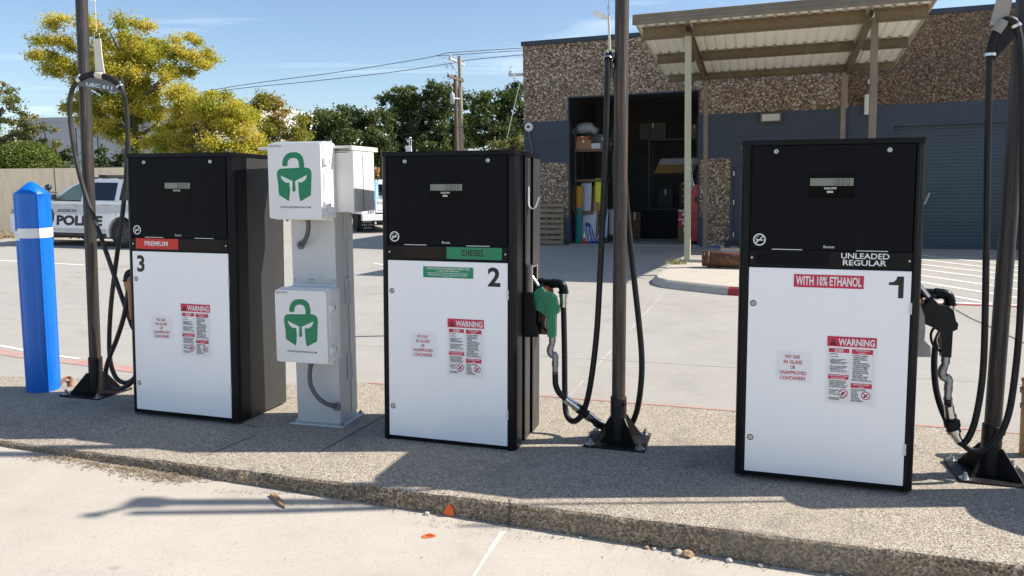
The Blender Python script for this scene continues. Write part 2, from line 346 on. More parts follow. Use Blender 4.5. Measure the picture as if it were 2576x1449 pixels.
def put_text(mb, body, x0, x1, z0, z1, y, mat=0, bold=.015, shear=0., M=None, align=None):
    """lettering stretched to fill x0..x1, z0..z1 (align='l': keeps its own width, starting at x0)"""
    vs, fs = text_geo(body, bold)
    if not vs: return
    ax = min(v[0] for v in vs); bx = max(v[0] for v in vs); az = min(v[1] for v in vs); bz = max(v[1] for v in vs)
    kz = (z1 - z0) / (bz - az); kx = (x1 - x0) / (bx - ax)
    if align == 'l': kx = min(kx, kz * .8)
    mb.add([(x0 + (v[0] - ax) * kx + shear * (v[1] - az) * kz, y, z0 + (v[1] - az) * kz) for v in vs], fs, mat, False, M)
def ring(mb, cx, cz, r0, r1, y, mat, n=28, M=None, a0=0, a1=2 * math.pi):
    vs = []; full = abs(a1 - a0 - 2 * math.pi) < 1e-6; k = n if full else n + 1
    for i in range(k):
        t = a0 + (a1 - a0) * i / n; vs += [(cx + r0 * math.cos(t), y, cz + r0 * math.sin(t)), (cx + r1 * math.cos(t), y, cz + r1 * math.sin(t))]
    mb.add(vs, [(2 * i, 2 * i + 1, (2 * i + 3) % (2 * k), (2 * i + 2) % (2 * k)) for i in range(n)], mat, False, M)
def bar2(mb, x0, z0, x1, z1, w, y, mat):          # a flat stroke in the x-z plane
    d = Vector((x1 - x0, z1 - z0)).normalized(); nx, nz = -d.y * w / 2, d.x * w / 2
    mb.add([(x0 - nx, y, z0 - nz), (x1 - nx, y, z1 - nz), (x1 + nx, y, z1 + nz), (x0 + nx, y, z0 + nz)], [(0, 1, 2, 3)], mat)
def arc(cx, cy, r, a0, a1, n): return [(cx + r * math.cos(math.radians(a0 + (a1 - a0) * i / n)), cy + r * math.sin(math.radians(a0 + (a1 - a0) * i / n))) for i in range(n + 1)]
def rrect(x0, x1, z0, z1, r, n=4):
    return arc(x1 - r, z1 - r, r, 0, 90, n) + arc(x0 + r, z1 - r, r, 90, 180, n) + arc(x0 + r, z0 + r, r, 180, 270, n) + arc(x1 - r, z0 + r, r, 270, 360, n)
def seven(mb, ch, x, z, w, h, t, y, mat):         # one display digit
    seg = {'0': 'abcdef', '1': 'bc'}[ch]
    if 'a' in seg: mb.rect(x, x + w, z + h - t, z + h, y, mat)
    if 'd' in seg: mb.rect(x, x + w, z, z + t, y, mat)
    for k, (a, b) in {'f': (x, z + h / 2), 'e': (x, z), 'b': (x + w - t, z + h / 2), 'c': (x + w - t, z)}.items():
        if k in seg: mb.rect(a, a + t, b + t * .3, b + h / 2 - t * .3, y, mat)

# ------------------------------------------------------------------ fuel dispensers
def warning_sticker(parent, dx=0.):
    X0, X1, Z0, Z1 = .008 + dx, .258 + dx, .466, .842
    w, h = X1 - X0, Z1 - Z0
    fx = lambda a: X0 + a * w
    fz = lambda b: Z1 - b * h
    mb = MB(); y = -.0072
    mb.rect(X0 - .006, X1 + .004, Z0 - .006, Z1 + .004, y, 0)
    y -= .0006
    mb.rect(X0, X1, fz(.15), Z1, y, 1)
    mb.flat([(fx(.05), fz(.13)), (fx(.19), fz(.13)), (fx(.12), fz(.035))], y - .0006, 2)
    put_text(mb, '!', fx(.111), fx(.129), fz(.122), fz(.06), y - .0012, 1, .02)
    put_text(mb, 'WARNING', fx(.225), fx(.965), fz(.132), fz(.028), y - .0006, 3, .03)
    boxes = [(.035, .46, .178, .55, .062, ['SELF SERVE'], ['\u2022 NO SMOKING', '', '\u2022 STOP ENGINE', '', '\u2022 WARNING-IT IS UNLAWFUL', '  AND DANGEROUS TO', '  DISPENSE MOTOR FUELS INTO', '  UNAPPROVED CONTAINERS.', '', '\u2022 PERSONS USING DISPENSERS', '  WITH HOLD OPEN LATCHES', '  MUST REMAIN AT THE', '  REFUELING POINT (OUTSIDE', '  VEHICLE) DURING REFUELING.']),
             (.035, .46, .568, .968, .072, ['STATIC ELECTRICITY SPARK', 'EXPLOSION HAZARD'], ['\u2022 DO NOT GET BACK IN YOUR', '  VEHICLE WHILE REFUELING.', '\u2022 RE-ENTRY COULD CAUSE', '  STATIC ELECTRICITY BUILD UP.', '\u2022 USE APPROVED CONTAINER.', '', '\u2022 PUT CONTAINER', '  ON GROUND', '  (NEVER ON OR', '  IN A VEHICLE).', '', '\u2022 KEEP NOZZLE IN CONTACT', '  WITH CONTAINER.']),
             (.505, .935, .178, .668, .072, ['GASOLINE HEALTH', '& SAFETY'], ['\u2022 EXTREMELY FLAMMABLE,', '  VAPORS MAY EXPLODE.', '\u2022 HARMFUL OR FATAL IF', '  SWALLOWED.', '\u2022 LONG TERM EXPOSURE TO', '  VAPORS HAS CAUSED CANCER', '  IN LABORATORY ANIMALS.', '\u2022 KEEP FACE AWAY FROM', '  NOZZLE WHILE FILLING.', '\u2022 KEEP NOZZLE AWAY FROM', '  EYES AND SKIN.', '\u2022 NEVER SYPHON BY MOUTH', "\u2022 DON'T OVERFILL TANK.", 'FOR USE AS A MOTOR FUEL ONLY']),
             (.505, .935, .682, .975, .072, ['ELECTRONIC DEVICES', 'HAZARD'], ['KEEP CELLULAR PHONES', 'OR OTHER', 'ELECTRONIC', 'DEVICES IN', 'YOUR VEHICLE', 'DURING REFUELING.'])]
    for a0, a1, b0, b1, hh, head, lines in boxes:
        t = .0009
        mb.rect(fx(a0), fx(a1), fz(b0 + hh), fz(b0), y, 1)
        for q in ((fx(a0), fx(a0) + t, fz(b1), fz(b0)), (fx(a1) - t, fx(a1), fz(b1), fz(b0)), (fx(a0), fx(a1), fz(b1), fz(b1) + t)): mb.rect(*q, y - .0003, 4)
        nh = len(head)
        for i, tx in enumerate(head):
            ww = min(.9, .042 * len(tx)) * (a1 - a0); ca = (a0 + a1) / 2; zb = b0 + hh * (i + 1) / nh
            put_text(mb, tx, fx(ca - ww / 2), fx(ca + ww / 2), fz(zb - hh * .12), fz(zb - hh / nh + hh * .12), y - .0006, 3, .03)
        n = len(lines); sp = (b1 - b0 - hh - .025) / n
        for i, tx in enumerate(lines):
            if not tx: continue
            z1 = b0 + hh + .014 + sp * i; s_ = tx.strip(); ind = .016 + (.018 if tx.startswith('  ') else 0)
            put_text(mb, s_, fx(a0 + ind), fx(min(a1 - .01, a0 + ind + .0145 * len(s_))), fz(z1 + sp * .8), fz(z1), y - .0006, 2, .025)
    for ca, cb in ((.355, .845), (.815, .86)):
        r = .038 * h / .376 * .62
        ring(mb, fx(ca), fz(cb), r * .82, r, y - .0012, 1)
        mb.flat([(fx(ca) - r * .55, fz(cb) - r * .5), (fx(ca) - r * .1, fz(cb) - r * .55), (fx(ca) + r * .05, fz(cb) - r * .1), (fx(ca) + r * .55, fz(cb) + r * .35), (fx(ca) + r * .4, fz(cb) + r * .5), (fx(ca) - r * .3, fz(cb) + r * .05)], y - .0006, 2)
        bar2(mb, fx(ca) - r * .65, fz(cb) + r * .65, fx(ca) + r * .65, fz(cb) - r * .65, r * .18, y - .0015, 1)
    return mb.build('warning_sticker', [M_FILM, M_CRIM, M_DTXT, M_WTXT, M_STEEL], parent)

def nozzle_parts(parent, M, cover, dx=0.):
    """Nozzle resting spout-up in its holster; local frame of the dispenser, M mirrors it for the other side."""
    Y = .295
    P = lambda x, z, y=Y: (x + dx, y, z)
    mb = MB()
    NO = [(.530, 1.015), (.545, 1.036), (.562, 1.030), (.586, .999), (.636, .993), (.661, .972), (.673, .917), (.687, .896), (.683, .866), (.661, .853), (.6605, .79), (.659, .704), (.609, .704), (.606, .79), (.600, .842), (.556, .872), (.512, .890), (.494, .938), (.508, .988)]
    poly = [((x + dx) * M[0][0], z) for x, z in NO]
    mb.prism(poly, Y - .028, Y + .028, 'y', 0)
    parent = mb.build('nozzle', cover, parent, .015, seg=3)
    mb = MB(); mb.tube(spline([P(.448, 1.150), P(.475, 1.12), P(.512, 1.075), P(.548, 1.025)], 5), .0125, 14, 0, M=M)
    for i in range(7):
        t = i / 6; mb.tube([P(.472 + .06 * t, 1.123 - .075 * t), P(.475 + .06 * t, 1.119 - .075 * t)], .0145, 12, 0, M=M)
    mb.build('spout', M_CHROME, parent)
    mb = MB(); mb.tube([P(.540, 1.037), P(.545, 1.030)], [.034, .037], 20, 0, M=M); mb.tube([P(.545, 1.030), P(.549, 1.0245)], [.037, .020], 20, 0, M=M); mb.build('splash_guard', M_RUB, parent)
    mb = MB(); mb.tube(spline([P(.596, .885), P(.570, .862), P(.557, .825), P(.566, .775), P(.592, .742), P(.630, .722)], 5), .0068, 10, 0, M=M, r2=.011); mb.build('lever_guard', M_RUB, parent)
    mb = MB(); mb.tube(spline([P(.590, .872), P(.600, .84), P(.588, .80), P(.596, .765)], 4), .005, 8, 0, M=M, r2=.009); mb.build('lever', M_CHROME, parent)
    mb = MB()
    mb.cyl(P(.637, .708), P(.637, .664), .024, 6, 0, M=M); mb.cyl(P(.637, .664), P(.637, .652), .018, 14, 0, M=M)
    a, r = spline([P(.636, .655), P(.627, .635), P(.622, .608), P(.628, .585), P(.645, .572)], 4, [.019, .022, .024, .022, .019]); mb.tube(a, r, 14, 0, M=M)
    a, r = spline([P(.640, .592), P(.652, .580), P(.658, .56), P(.657, .53)], 4, [.018, .0225, .022, .02]); mb.tube(a, r, 14, 0, M=M)
    mb.cyl(P(.657, .54), P(.657, .505), .0235, 6, 0, M=M); mb.cyl(P(.657, .505), P(.657, .455), .0195, 16, 0, M=M)
    mb.build('swivel', M_CAST, parent)

def make_dispenser(k, label):
    root = thing('fuel_dispenser', label, 'fuel pump', pump_matrix(k), 'fuel dispensers on the island')
    mir = -1 if k == 3 else 1
    S = Matrix.Scale(mir, 4, Vector((1, 0, 0)))
    right = [(.416, .012), (.418, -.003)] + [(.421, -.006), (.433, -.0055)] + arc(.424, .042, .0455, -70, 0, 7) + [(.469, .15), (.448, .151), (.448, .225), (.466, .226), (.466, .35), (.448, .351), (.448, .41), (.469, .411), (.469, .595)]
    plain = [(.416, .012), (.418, -.003)] + [(.421, -.006), (.433, -.0055)] + arc(.424, .042, .0455, -70, 0, 7) + [(.469, .15), (.469, .595)]
    rs_, ls_ = (right, right) if k != 3 else (plain, right)
    poly = rs_ + [(-x, y) for x, y in reversed(ls_)]
    em = []
    for i in range(len(poly)):
        a, b = poly[i], poly[(i + 1) % len(poly)]; my = (a[1] + b[1]) / 2
        em.append(1 if (my > .2 and abs(a[0]) > .46 and abs(b[0]) > .46) or my > .59 else 0)
        if k == 3 and my > .15 and a[0] > .46 and b[0] > .46: em[-1] = 1
    mb = MB(); mb.prism(poly, .0, 1.896, 'z', 0, emats=em); mb.build('cabinet', [M_CASE, M_SIDE], root)
    mb = MB(); top = rrect(-.473, .473, -.008, .600, .035, 5); mb.prism(top, 1.897, 1.925, 'z'); mb.build('top_cover', M_CASE, root, .006)
    mb = MB(); mb.box(-.411, .411, -.008, .008, 1.322, 1.893); ud = mb.build('upper_door', M_BLACK, root, .004)
    mb = MB(); mb.box(-.416, .416, -.007, .010, 1.221, 1.313); mb.build('grade_band', M_CASE, root, .003)
    mb = MB()
    for x in (-.402, .402): mb = MB(); mb.cyl((x, -.0095, 1.268), (x, -.006, 1.268), .006, 10); mb.build('screw', M_STEEL, root)
    mb = MB(); mb.box(-.4155, .4155, -.0065, .010, .030, 1.213); mb.build('lower_door', M_WHITE, root, .0035)
    for x0, x1 in ((-.296, -.137), (.138, .296)): mb = MB(); mb.box(x0, x1, -.0075, .004, 1.3155, 1.3195); mb.build('gap_light_strip', M_CAB, root)  # pale strips painted in for light showing through the gap
    for x, z in ((-.388, 1.008), (-.387, .230), (-.287, 1.861), (.285, 1.861)):
        y0 = -.0075 if z > 1.5 else -.006
        mb = MB(); mb.lathe([(.0145, 0), (.0145, .003), (.0115, .0055)], 18, 0, Matrix.Translation((x, y0 + .001, z)) @ Matrix.Rotation(math.pi / 2, 4, 'X'))
        mb.box(x - .0017, x + .0017, y0 - .0052, y0 - .0045, z - .007, z + .007, 1)
        if z < 1.5: ring(mb, x, z, .0142, .0178, y0 - .0012, 1)
        mb.build('key_lock', [M_STEEL, M_DTXT], root)
    for z in (1.012, .236):
        mb = MB(); mb.box(.4085, .4195, -.0095, -.003, z - .031, z + .031); mb.box(.4175, .4225, -.011, -.003, z - .031, z - .002); mb.box(.4175, .4225, -.011, -.003, z + .002, z + .031); mb.build('hinge', M_CAB, root)
    # display
    mb = MB(); mb.prism(rrect(-.113, .116, 1.605, 1.740, .008), -.0095, -.0070, 'y'); dw = mb.build('display_window', M_GLOSS, root)
    mb = MB(); y = -.0102; mb.rect(-.107, .112, 1.671, 1.712, y, 0)
    digits = {3: '0.000', 2: '0000', 1: '1.000'}[k]
    x = .096 - .026 * (len(digits.replace('.', '')) - 1) - .017
    for ch in digits:
        if ch == '.': mb.rect(x - .0075, x - .0045, 1.6745, 1.6775, y - .0005, 1); continue
        seven(mb, ch, x, 1.676, .015, .031, .0026, y - .0005, 1); x += .026
    put_text(mb, 'GALLONS', -.034, .028, 1.652, 1.663, y, 2, .03)
    if k != 3: mb.rect(-.020, .012, 1.632, 1.643, y, 3)
    mb.build('display_panel', [M_LCD, M_DTXT, M_WTXT, M_STEEL], dw)
    mb = MB(); y = -.0092; cx, cz, r = -.364, 1.370, .034
    ring(mb, cx, cz, r * .80, r, y, 0); bar2(mb, cx - r * .6, cz - r * .6, cx + r * .6, cz + r * .6, r * .16, y, 0)
    bar2(mb, cx - r * .58, cz - .002, cx + r * .62, cz - .002, r * .17, y - .0004, 0); ring(mb, cx - r * .32, cz + r * .32, r * .2, r * .27, y, 0, 14, a0=.6, a1=4.8)
    mb.build('no_smoking_sticker', M_WTXT, root)
    mb = MB(); put_text(mb, 'Bennett.', -.028, .029, 1.329, 1.3445, -.0092, 0, .0); mb.build('maker_lettering', M_WTXT, root)
    # grade signs
    mb = MB(); y = -.0105
    if k == 3:
        mb.box(-.376, -.002, y, -.005, 1.2315, 1.3085, 0); put_text(mb, 'PREMIUM', -.296, -.093, 1.255, 1.289, y - .0008, 1, .02); mb.build('grade_sign', [M_RSIGN, M_WTXT], root)
        mb = MB(); mb.box(.0, .372, y + .002, -.005, 1.233, 1.304); mb.build('blank_plate', M_BROWN, root)
    elif k == 2:
        mb.box(.004, .379, y, -.005, 1.2315, 1.3085, 0); put_text(mb, 'DIESEL', .112, .266, 1.252, 1.291, y - .0008, 1, .015); mb.build('grade_sign', [M_GSIGN, M_DTXT], root)
        mb = MB(); mb.box(-.376, .002, y + .002, -.005, 1.233, 1.305); mb.build('blank_plate', M_BROWN, root)
    else:
        mb.box(.001, .371, y, -.005, 1.2315, 1.3095, 0); put_text(mb, 'UNLEADED', .063, .303, 1.274, 1.305, y - .0008, 1, .015); put_text(mb, 'REGULAR', .073, .290, 1.237, 1.268, y - .0008, 1, .015); mb.build('grade_sign', [M_CASE, M_WTXT], root)
        mb = MB(); mb.box(-.376, -.001, y + .002, -.005, 1.233, 1.305); mb.build('blank_plate', M_BLACK, root)
    # numbers and stickers on the white door
    mb = MB(); nx0, nx1 = {3: (-.374, -.307), 2: (.284, .369), 1: (.306, .379)}[k]
    if k == 1: mb.flat([(nx0, 1.150), (nx0 + .024, 1.155), (nx0 + .036, 1.167), (nx0 + .040, 1.184), (nx1, 1.184), (nx1, 1.066), (nx1 - .026, 1.066), (nx1 - .026, 1.136), (nx0, 1.136)], -.0075)
    else: put_text(mb, str(k), nx0, nx1, 1.060, 1.184, -.0075, 0, .03)
    mb.build('pump_number', M_DTXT, root)
    dx = {3: -.004, 2: .0, 1: .0}[k]
    warning_sticker(root, dx)
    mb = MB(); mb.rect(-.256 + dx, -.071 + dx, .570, .743, -.0072, 0)
    for i, (tx, a, b) in enumerate([('NO GAS', -.208, -.132), ('IN GLASS', -.217, -.119), ('OR', -.182, -.154), ('UNAPPROVED', -.237, -.096), ('CONTAINERS', -.234, -.100)]):
        z = .724 - i * .0305; put_text(mb, tx, a + dx, b + dx, z - .021, z, -.0078, 1, .024)
    mb.build('container_sticker', [M_FILM, M_RTXT], root)
    if k == 1:
        mb = MB(); mb.rect(-.179, .185, 1.106, 1.184, -.0070, 0); mb.rect(-.176, .182, 1.109, 1.181, -.0074, 1); put_text(mb, 'WITH 10% ETHANOL', -.165, .171, 1.120, 1.172, -.008, 2, .028)
        mb.build('ethanol_sticker', [M_FILM, M_CRIM, M_WTXT], root)
    if k == 2:
        mb = MB(); mb.rect(-.164, .189, 1.104, 1.180, -.0070, 0); mb.rect(-.1615, .1865, 1.1065, 1.1775, -.0074, 1)
        for tx, a, b, z0, z1 in [('ULTRA LOW-SULFUR HIGHWAY DIESEL FUEL', -.137, .160, 1.160, 1.1735), ('( 15-ppm Sulfur Maximum )', -.073, .095, 1.1435, 1.1575), ('Required for use in all highway diesel vehicles and engines.', -.132, .155, 1.130, 1.1415), ('Recommended for use in all diesel vehicles and engines.', -.125, .148, 1.117, 1.1285), ('ALL FEDERAL INCLUDED', -.022, .045, 1.1095, 1.1145)]:
            put_text(mb, tx, a, b, z0, z1, -.008, 2, .014)
        mb.build('diesel_sticker', [M_WTXT, M_GSTK, M_WTXT], root)
    # side fittings: holster, hook, outlet pipe and filter
    mb = MB(); prof = [(.466, 1.165), (.492, 1.178), (.512, 1.165), (.514, 1.10), (.508, 1.02), (.545, .94), (.556, .86), (.552, .80), (.596, .765), (.600, .706), (.466, .700)]
    kk = {1: .75, 2: .45, 3: .45}[k]; prof = [(x if x < .52 else .515 + (x - .515) * kk, z) for x, z in prof]
    pr = prof if mir > 0 else [(-x, z) for x, z in prof]
    mb.prism(pr, .238, .246, 'y', 0); mb.prism(pr, .344, .352, 'y', 0); mb.box(.4665, .4725, .247, .343, .70, 1.165, 1, S)
    mb.build('holster', [pm('beige grey holster plastic', (.36, .34, .31), .55, col2=(.30, .285, .26), vs=9) if k == 1 else M_RUB, M_RUB], root)
    if k == 2:
        mb = MB()
        for y0, y1 in ((.231, .2375), (.3525, .359)): mb.box(.468, .517, y0, y1, 1.0, 1.18)
        mb.box(.468, .517, .2375, .3525, 1.168, 1.182); mb.build('holster_frame', M_CHROME, root, .004)
    mb = MB(); mb.tube(spline([(.4715, .285, 1.70), (.4715, .285, 1.62), (.474, .285, 1.575), (.493, .285, 1.553), (.515, .285, 1.560), (.530, .285, 1.590), (.544, .285, 1.632)], 5), .0032, 8, 0, M=S, r2=.019)
    for z in (1.655, 1.64): mb.cyl((.470, .285, z), (.4765, .285, z), .0045, 10, 0, M=S)
    mb.build('hose_hook', M_HOOK, root)
    ex = {2: .637, 1: .700, 3: .56}[k]
    mb = MB(); zc = 1.035; yc = .505 if k != 3 else .12
    mb.cyl((.467, yc, zc), (.474, yc, zc), .042, 20, 0, M=S); mb.cyl((.47, yc, zc), (ex - .03, yc, zc), .029, 18, 0, M=S)
    mb.cyl((.49, yc, zc), (.52, yc, zc), .036, 8, 0, M=S); mb.cyl((ex - .055, yc, zc), (ex - .035, yc, zc), .034, 18, 0, M=S)
    mb.tube(spline([(ex - .04, yc, zc), (ex - .012, yc, zc), (ex + .012, yc, zc - .010), (ex + .024, yc, zc - .034), (ex + .025, yc, zc - .062)], 5), .031, 18, 0, M=S); mb.cyl((ex + .025, yc, zc - .052), (ex + .025, yc, zc - .066), .036, 18, 0, M=S)
    mb.build('outlet_elbow', M_CASE, root)
    mb = MB(); q = Matrix.Translation((.535 if k != 3 else .515, yc, 0)); mb.lathe([(.03, 1.02), (.05, 1.0), (.056, .985), (.056, .92), (.052, .76), (.05, .70), (.042, .682)], 22, 0, S @ q); mb.build('filter_canister', M_FILT, root)
    return root, S, Vector((mir * (ex + .025), yc, zc - .06))

DISP = {}
for k, lb in ((3, 'black and white fuel pump with red PREMIUM sign and number 3 on its door'),
              (2, 'black and white fuel pump with green DIESEL sign, number 2 and green nozzle'),
              (1, 'black and white fuel pump reading UNLEADED REGULAR with number 1 on its door')):
    DISP[k] = make_dispenser(k, lb)

# ------------------------------------------------------------------ hose posts
def make_post(label, u, v, lean, mat, arm, height=4.6, sleeve=.30, fwd=0.):
    p = RW(u, v, isl_z(u, v))
    root = thing('hose_post', label, 'steel post', Matrix.Translation(p) @ Matrix.Rotation(YAW, 4, 'Z') @ Matrix.Rotation(fwd, 4, 'X') @ Matrix.Rotation(lean, 4, 'Y'), 'steel posts holding the hoses')
    mb = MB(); mb.cyl((0, 0, .016), (0, 0, height), .0445, 28); mb.build('pole', mat, root)
    mb = MB(); mb.lathe([(.0535, .014), (.0535, sleeve), (.0525, sleeve + .004), (.0455, sleeve + .004)], 28); mb.cyl((.03, -.03, sleeve - .03), (.052, -.045, sleeve - .03), .012, 6); mb.build('sleeve', M_BPOST, root)
    mb = MB(); mb.box(-.198, .198, -.182, .182, -.008, .016); mb.build('base_plate', M_BPOST, root, .003)
    for i in range(4):
        a = math.radians(45 + 90 * i); R = Matrix.Rotation(a, 4, 'Z')
        mb = MB(); mb.prism([(.052, .0155), (.185, .0155), (.185, .028), (.07, .175), (.052, .175)], -.004, .004, 'y', 0, R); mb.build('gusset', M_BPOST, root)
    for x, y in ((-.162, -.148), (.162, -.148), (.162, .148), (-.162, .148)):
        mb = MB(); mb.cyl((x, y, .016), (x, y, .020), .033, 18); mb.cyl((x, y, .020), (x, y, .036), .0165, 6); mb.cyl((x, y, .036), (x, y, .052), .0095, 10); mb.build('anchor_bolt', M_STEEL, root)
    mb = MB(); ax, ay = arm; d = math.hypot(ax, ay)
    mb.cyl((0, 0, height - .06), (ax, ay, height - .02), .022, 12); mb.box(-.06, .06, -.06, .06, height - .12, height + .004)
    mb.cyl((ax, ay, height - .05), (ax, ay, height + .01), .032, 14); mb.build('retractor_arm', M_BPOST, root)
    return root
make_post('weathered steel pipe post between the blue bollard and the PREMIUM pump', -3.287, .38, .035, M_POSTD, (.165, -.09))
make_post('rusty brown steel pipe post between the DIESEL and UNLEADED pumps', 1.069, .39, .0126, M_POST, (-.105, .01))
make_post('dark steel pipe post beside the UNLEADED REGULAR pump, cut off by the picture edge', 3.250, .41, .028, M_POSTD, (-.126, -.21), 4.50, .30, .006)

# ------------------------------------------------------------------ hoses with their nozzles
def hose_thing(k, label, path, r, cover, dx, mat=M_HOSE):
    Mw = pump_matrix(k); inv = Mw.inverted(); S = DISP[k][1]
    root = thing('fuel_hose', label, 'fuel hose', Mw, 'fuel hoses with nozzles')
    pts = [inv @ row_px(*q) if len(q) == 3 else Vector(q[1]) for q in path]
    sp = spline(pts, 7)
    mb = MB(); mb.tube(sp, r, 14); mb.build('hose', mat, root)
    nozzle_parts(root, S, cover, dx)
    return root, inv, sp
LQ = lambda x, y, z: ('L', (x, y, z))
e3, e2, e1 = DISP[3][2], DISP[2][2], DISP[1][2]
path3 = [LQ(*e3), LQ(e3.x, e3.y, e3.z - .07), (313, 790, .14), (295, 850, .18), (275, 900, .22), (266, 935, .24), (268, 965, .24), (285, 978, .24), (310, 975, .24), (335, 957, .22), LQ(-.575, .20, .33), LQ(-.555, .20, .46), LQ(-.575, .21, .60), (336, 826, .24),
         (320, 785, .26), (290, 700, .28), (255, 600, .29), (215, 490, .29), (192, 405, .29), (180, 330, .29), (175, 270, .29), (181, 228, .29), (194, 205, .29), (215, 192, .29), (235, 188, .29), (255, 190, .29), (277, 198, .29), (296, 210, .29), (309, 228, .295),
         (317, 264, .32), (321, 320, .34), (318, 430, .36), (308, 540, .38), (292, 660, .38), (280, 760, .38), (275, 850, .38), (278, 910, .38), (292, 950, .38), (315, 963, .38), (336, 953, .36), LQ(-.635, .33, .25), LQ(-.635, .30, .34), LQ(-.652, .295, .41), LQ(-.657, .295, .47)]
path2 = [LQ(.657, .295, .47), LQ(.658, .295, .43), (1398, 968, .295), (1406, 987, .30), (1420, 1001, .31), (1442, 1018, .33), (1470, 1040, .36), (1500, 1062, .42), (1533, 1084, .47), (1562, 1089, .50), (1585, 1073, .50), (1603, 1030, .49), (1613, 960, .48), (1614, 890, .48), (1606, 800, .48), (1595, 700, .48), (1580, 560, .48), (1567, 400, .48), (1557, 300, .485), (1549, 200, .49), (1543, 157, .48), (1538, 142, .44), (1534, 136, .40), (1531, 140, .36), (1529, 160, .335), (1527, 250, .33),
         (1524, 350, .33), (1518, 500, .33), (1509, 700, .33), (1500, 850, .34), (1483, 980, .35), (1465, 1040, .37), (1443, 1060, .41), (1425, 1042, .45), (1421, 990, .48), (1420, 880, .5), LQ(e2.x, e2.y, e2.z - .06), LQ(*e2)]
path1 = [LQ(.687, .295, .47), LQ(.688, .295, .43), (2386, 1020, .30), (2390, 1045, .30), (2394, 1068, .30), (2402, 1092, .30), (2413, 1112, .30), (2424, 1115, .30), (2438, 1098, .30), (2453, 1058, .30), (2467, 985, .30), (2475, 900, .30), (2479, 750, .30), (2482, 550, .30), (2485, 350, .30), (2488, 220, .30), (2490, 160, .30), (2494, 122, .30), (2502, 92, .30), (2515, 67, .30), (2532, 52, .30), (2548, 54, .30), (2560, 76, .30), (2567, 120, .30), (2572, 250, .30),
         (2573, 450, .30), (2571, 650, .30), (2566, 800, .30), (2556, 920, .30), (2540, 1030, .30), (2518, 1090, .30), (2492, 1122, .30), (2465, 1135, .30), (2438, 1130, .31), (2405, 1098, .34), (2375, 1045, .38), (2356, 985, .42), (2350, 920, .45), (2356, 860, .48), LQ(e1.x - .01, e1.y, e1.z - .10), LQ(e1.x, e1.y, e1.z - .04), LQ(*e1)]
h3, i3, s3 = hose_thing(3, 'grey worn hose crossing in front of the leftmost post beside the PREMIUM pump', path3, .0178, M_NOZB, 0., M_HOSE2)
h2, i2, s2 = hose_thing(2, 'black hose with green nozzle hung on the DIESEL pump', path2, .0198, M_GREEN, 0.)
h1, i1, s1 = hose_thing(1, 'black hose with black nozzle hung on the UNLEADED REGULAR pump', path1, .0178, M_NOZB, .03)
def coupling(root, inv, segs, name='breakaway_coupling', mats=(M_CHROME, M_RUB)):
    mb = MB()
    for (a, b, r, n, mi) in segs:
        A = inv @ row_px(*a) if len(a) == 3 else Vector(a[1]); B = inv @ row_px(*b) if len(b) == 3 else Vector(b[1]); mb.cyl(A, B, r, n, mi)
    mb.build(name, list(mats), root)
coupling(h2, i2, [((1422, 1003, .312), (1447, 1021, .334), .0255, 18, 0), ((1445, 1020, .332), (1454, 1027, .342), .031, 6, 0), ((1453, 1026, .341), (1486, 1051, .392), .031, 20, 1), ((1474, 1042, .372), (1484, 1050, .390), .034, 20, 0), ((1485, 1050, .390), (1498, 1060, .415), .029, 20, 0), ((1497, 1060, .414), (1507, 1067, .43), .032, 6, 0), ((1506, 1066, .43), (1530, 1082, .466), .026, 18, 0)])
coupling(h2, i2, [(LQ(e2.x, e2.y, e2.z + .004), LQ(e2.x, e2.y, e2.z - .03), .033, 8, 0), (LQ(e2.x, e2.y, e2.z - .03), LQ(e2.x, e2.y, e2.z - .10), .027, 18, 0)], 'hose_fitting')
coupling(h1, i1, [(LQ(.688, .295, .46), (2386, 1018, .30), .024, 18, 0), ((2387, 1020, .30), (2390, 1040, .30), .026, 18, 0), ((2390, 1040, .30), (2392, 1050, .30), .032, 6, 0), ((2392, 1050, .30), (2394, 1060, .30), .03, 20, 1), ((2393.5, 1058, .30), (2396, 1072, .30), .043, 24, 1), ((2396, 1072, .30), (2399, 1082, .30), .036, 24, 1), ((2397, 1080, .30), (2400, 1088, .30), .039, 24, 0), ((2400, 1088, .30), (2404, 1097, .30), .03, 6, 0), ((2404, 1097, .30), (2411, 1109, .30), .024, 18, 0)])
coupling(h1, i1, [(LQ(e1.x, e1.y, e1.z + .004), LQ(e1.x, e1.y, e1.z - .03), .032, 8, 0)], 'hose_fitting')
coupling(h3, i3, [(LQ(e3.x, e3.y, e3.z + .004), LQ(e3.x, e3.y, e3.z - .04), .030, 8, 0), (LQ(e3.x, e3.y, e3.z - .04), LQ(e3.x, e3.y, e3.z - .075), .024, 16, 0)], 'hose_fitting', (pm('aged brass', (.3, .2, .07), .45, .8), M_RUB))

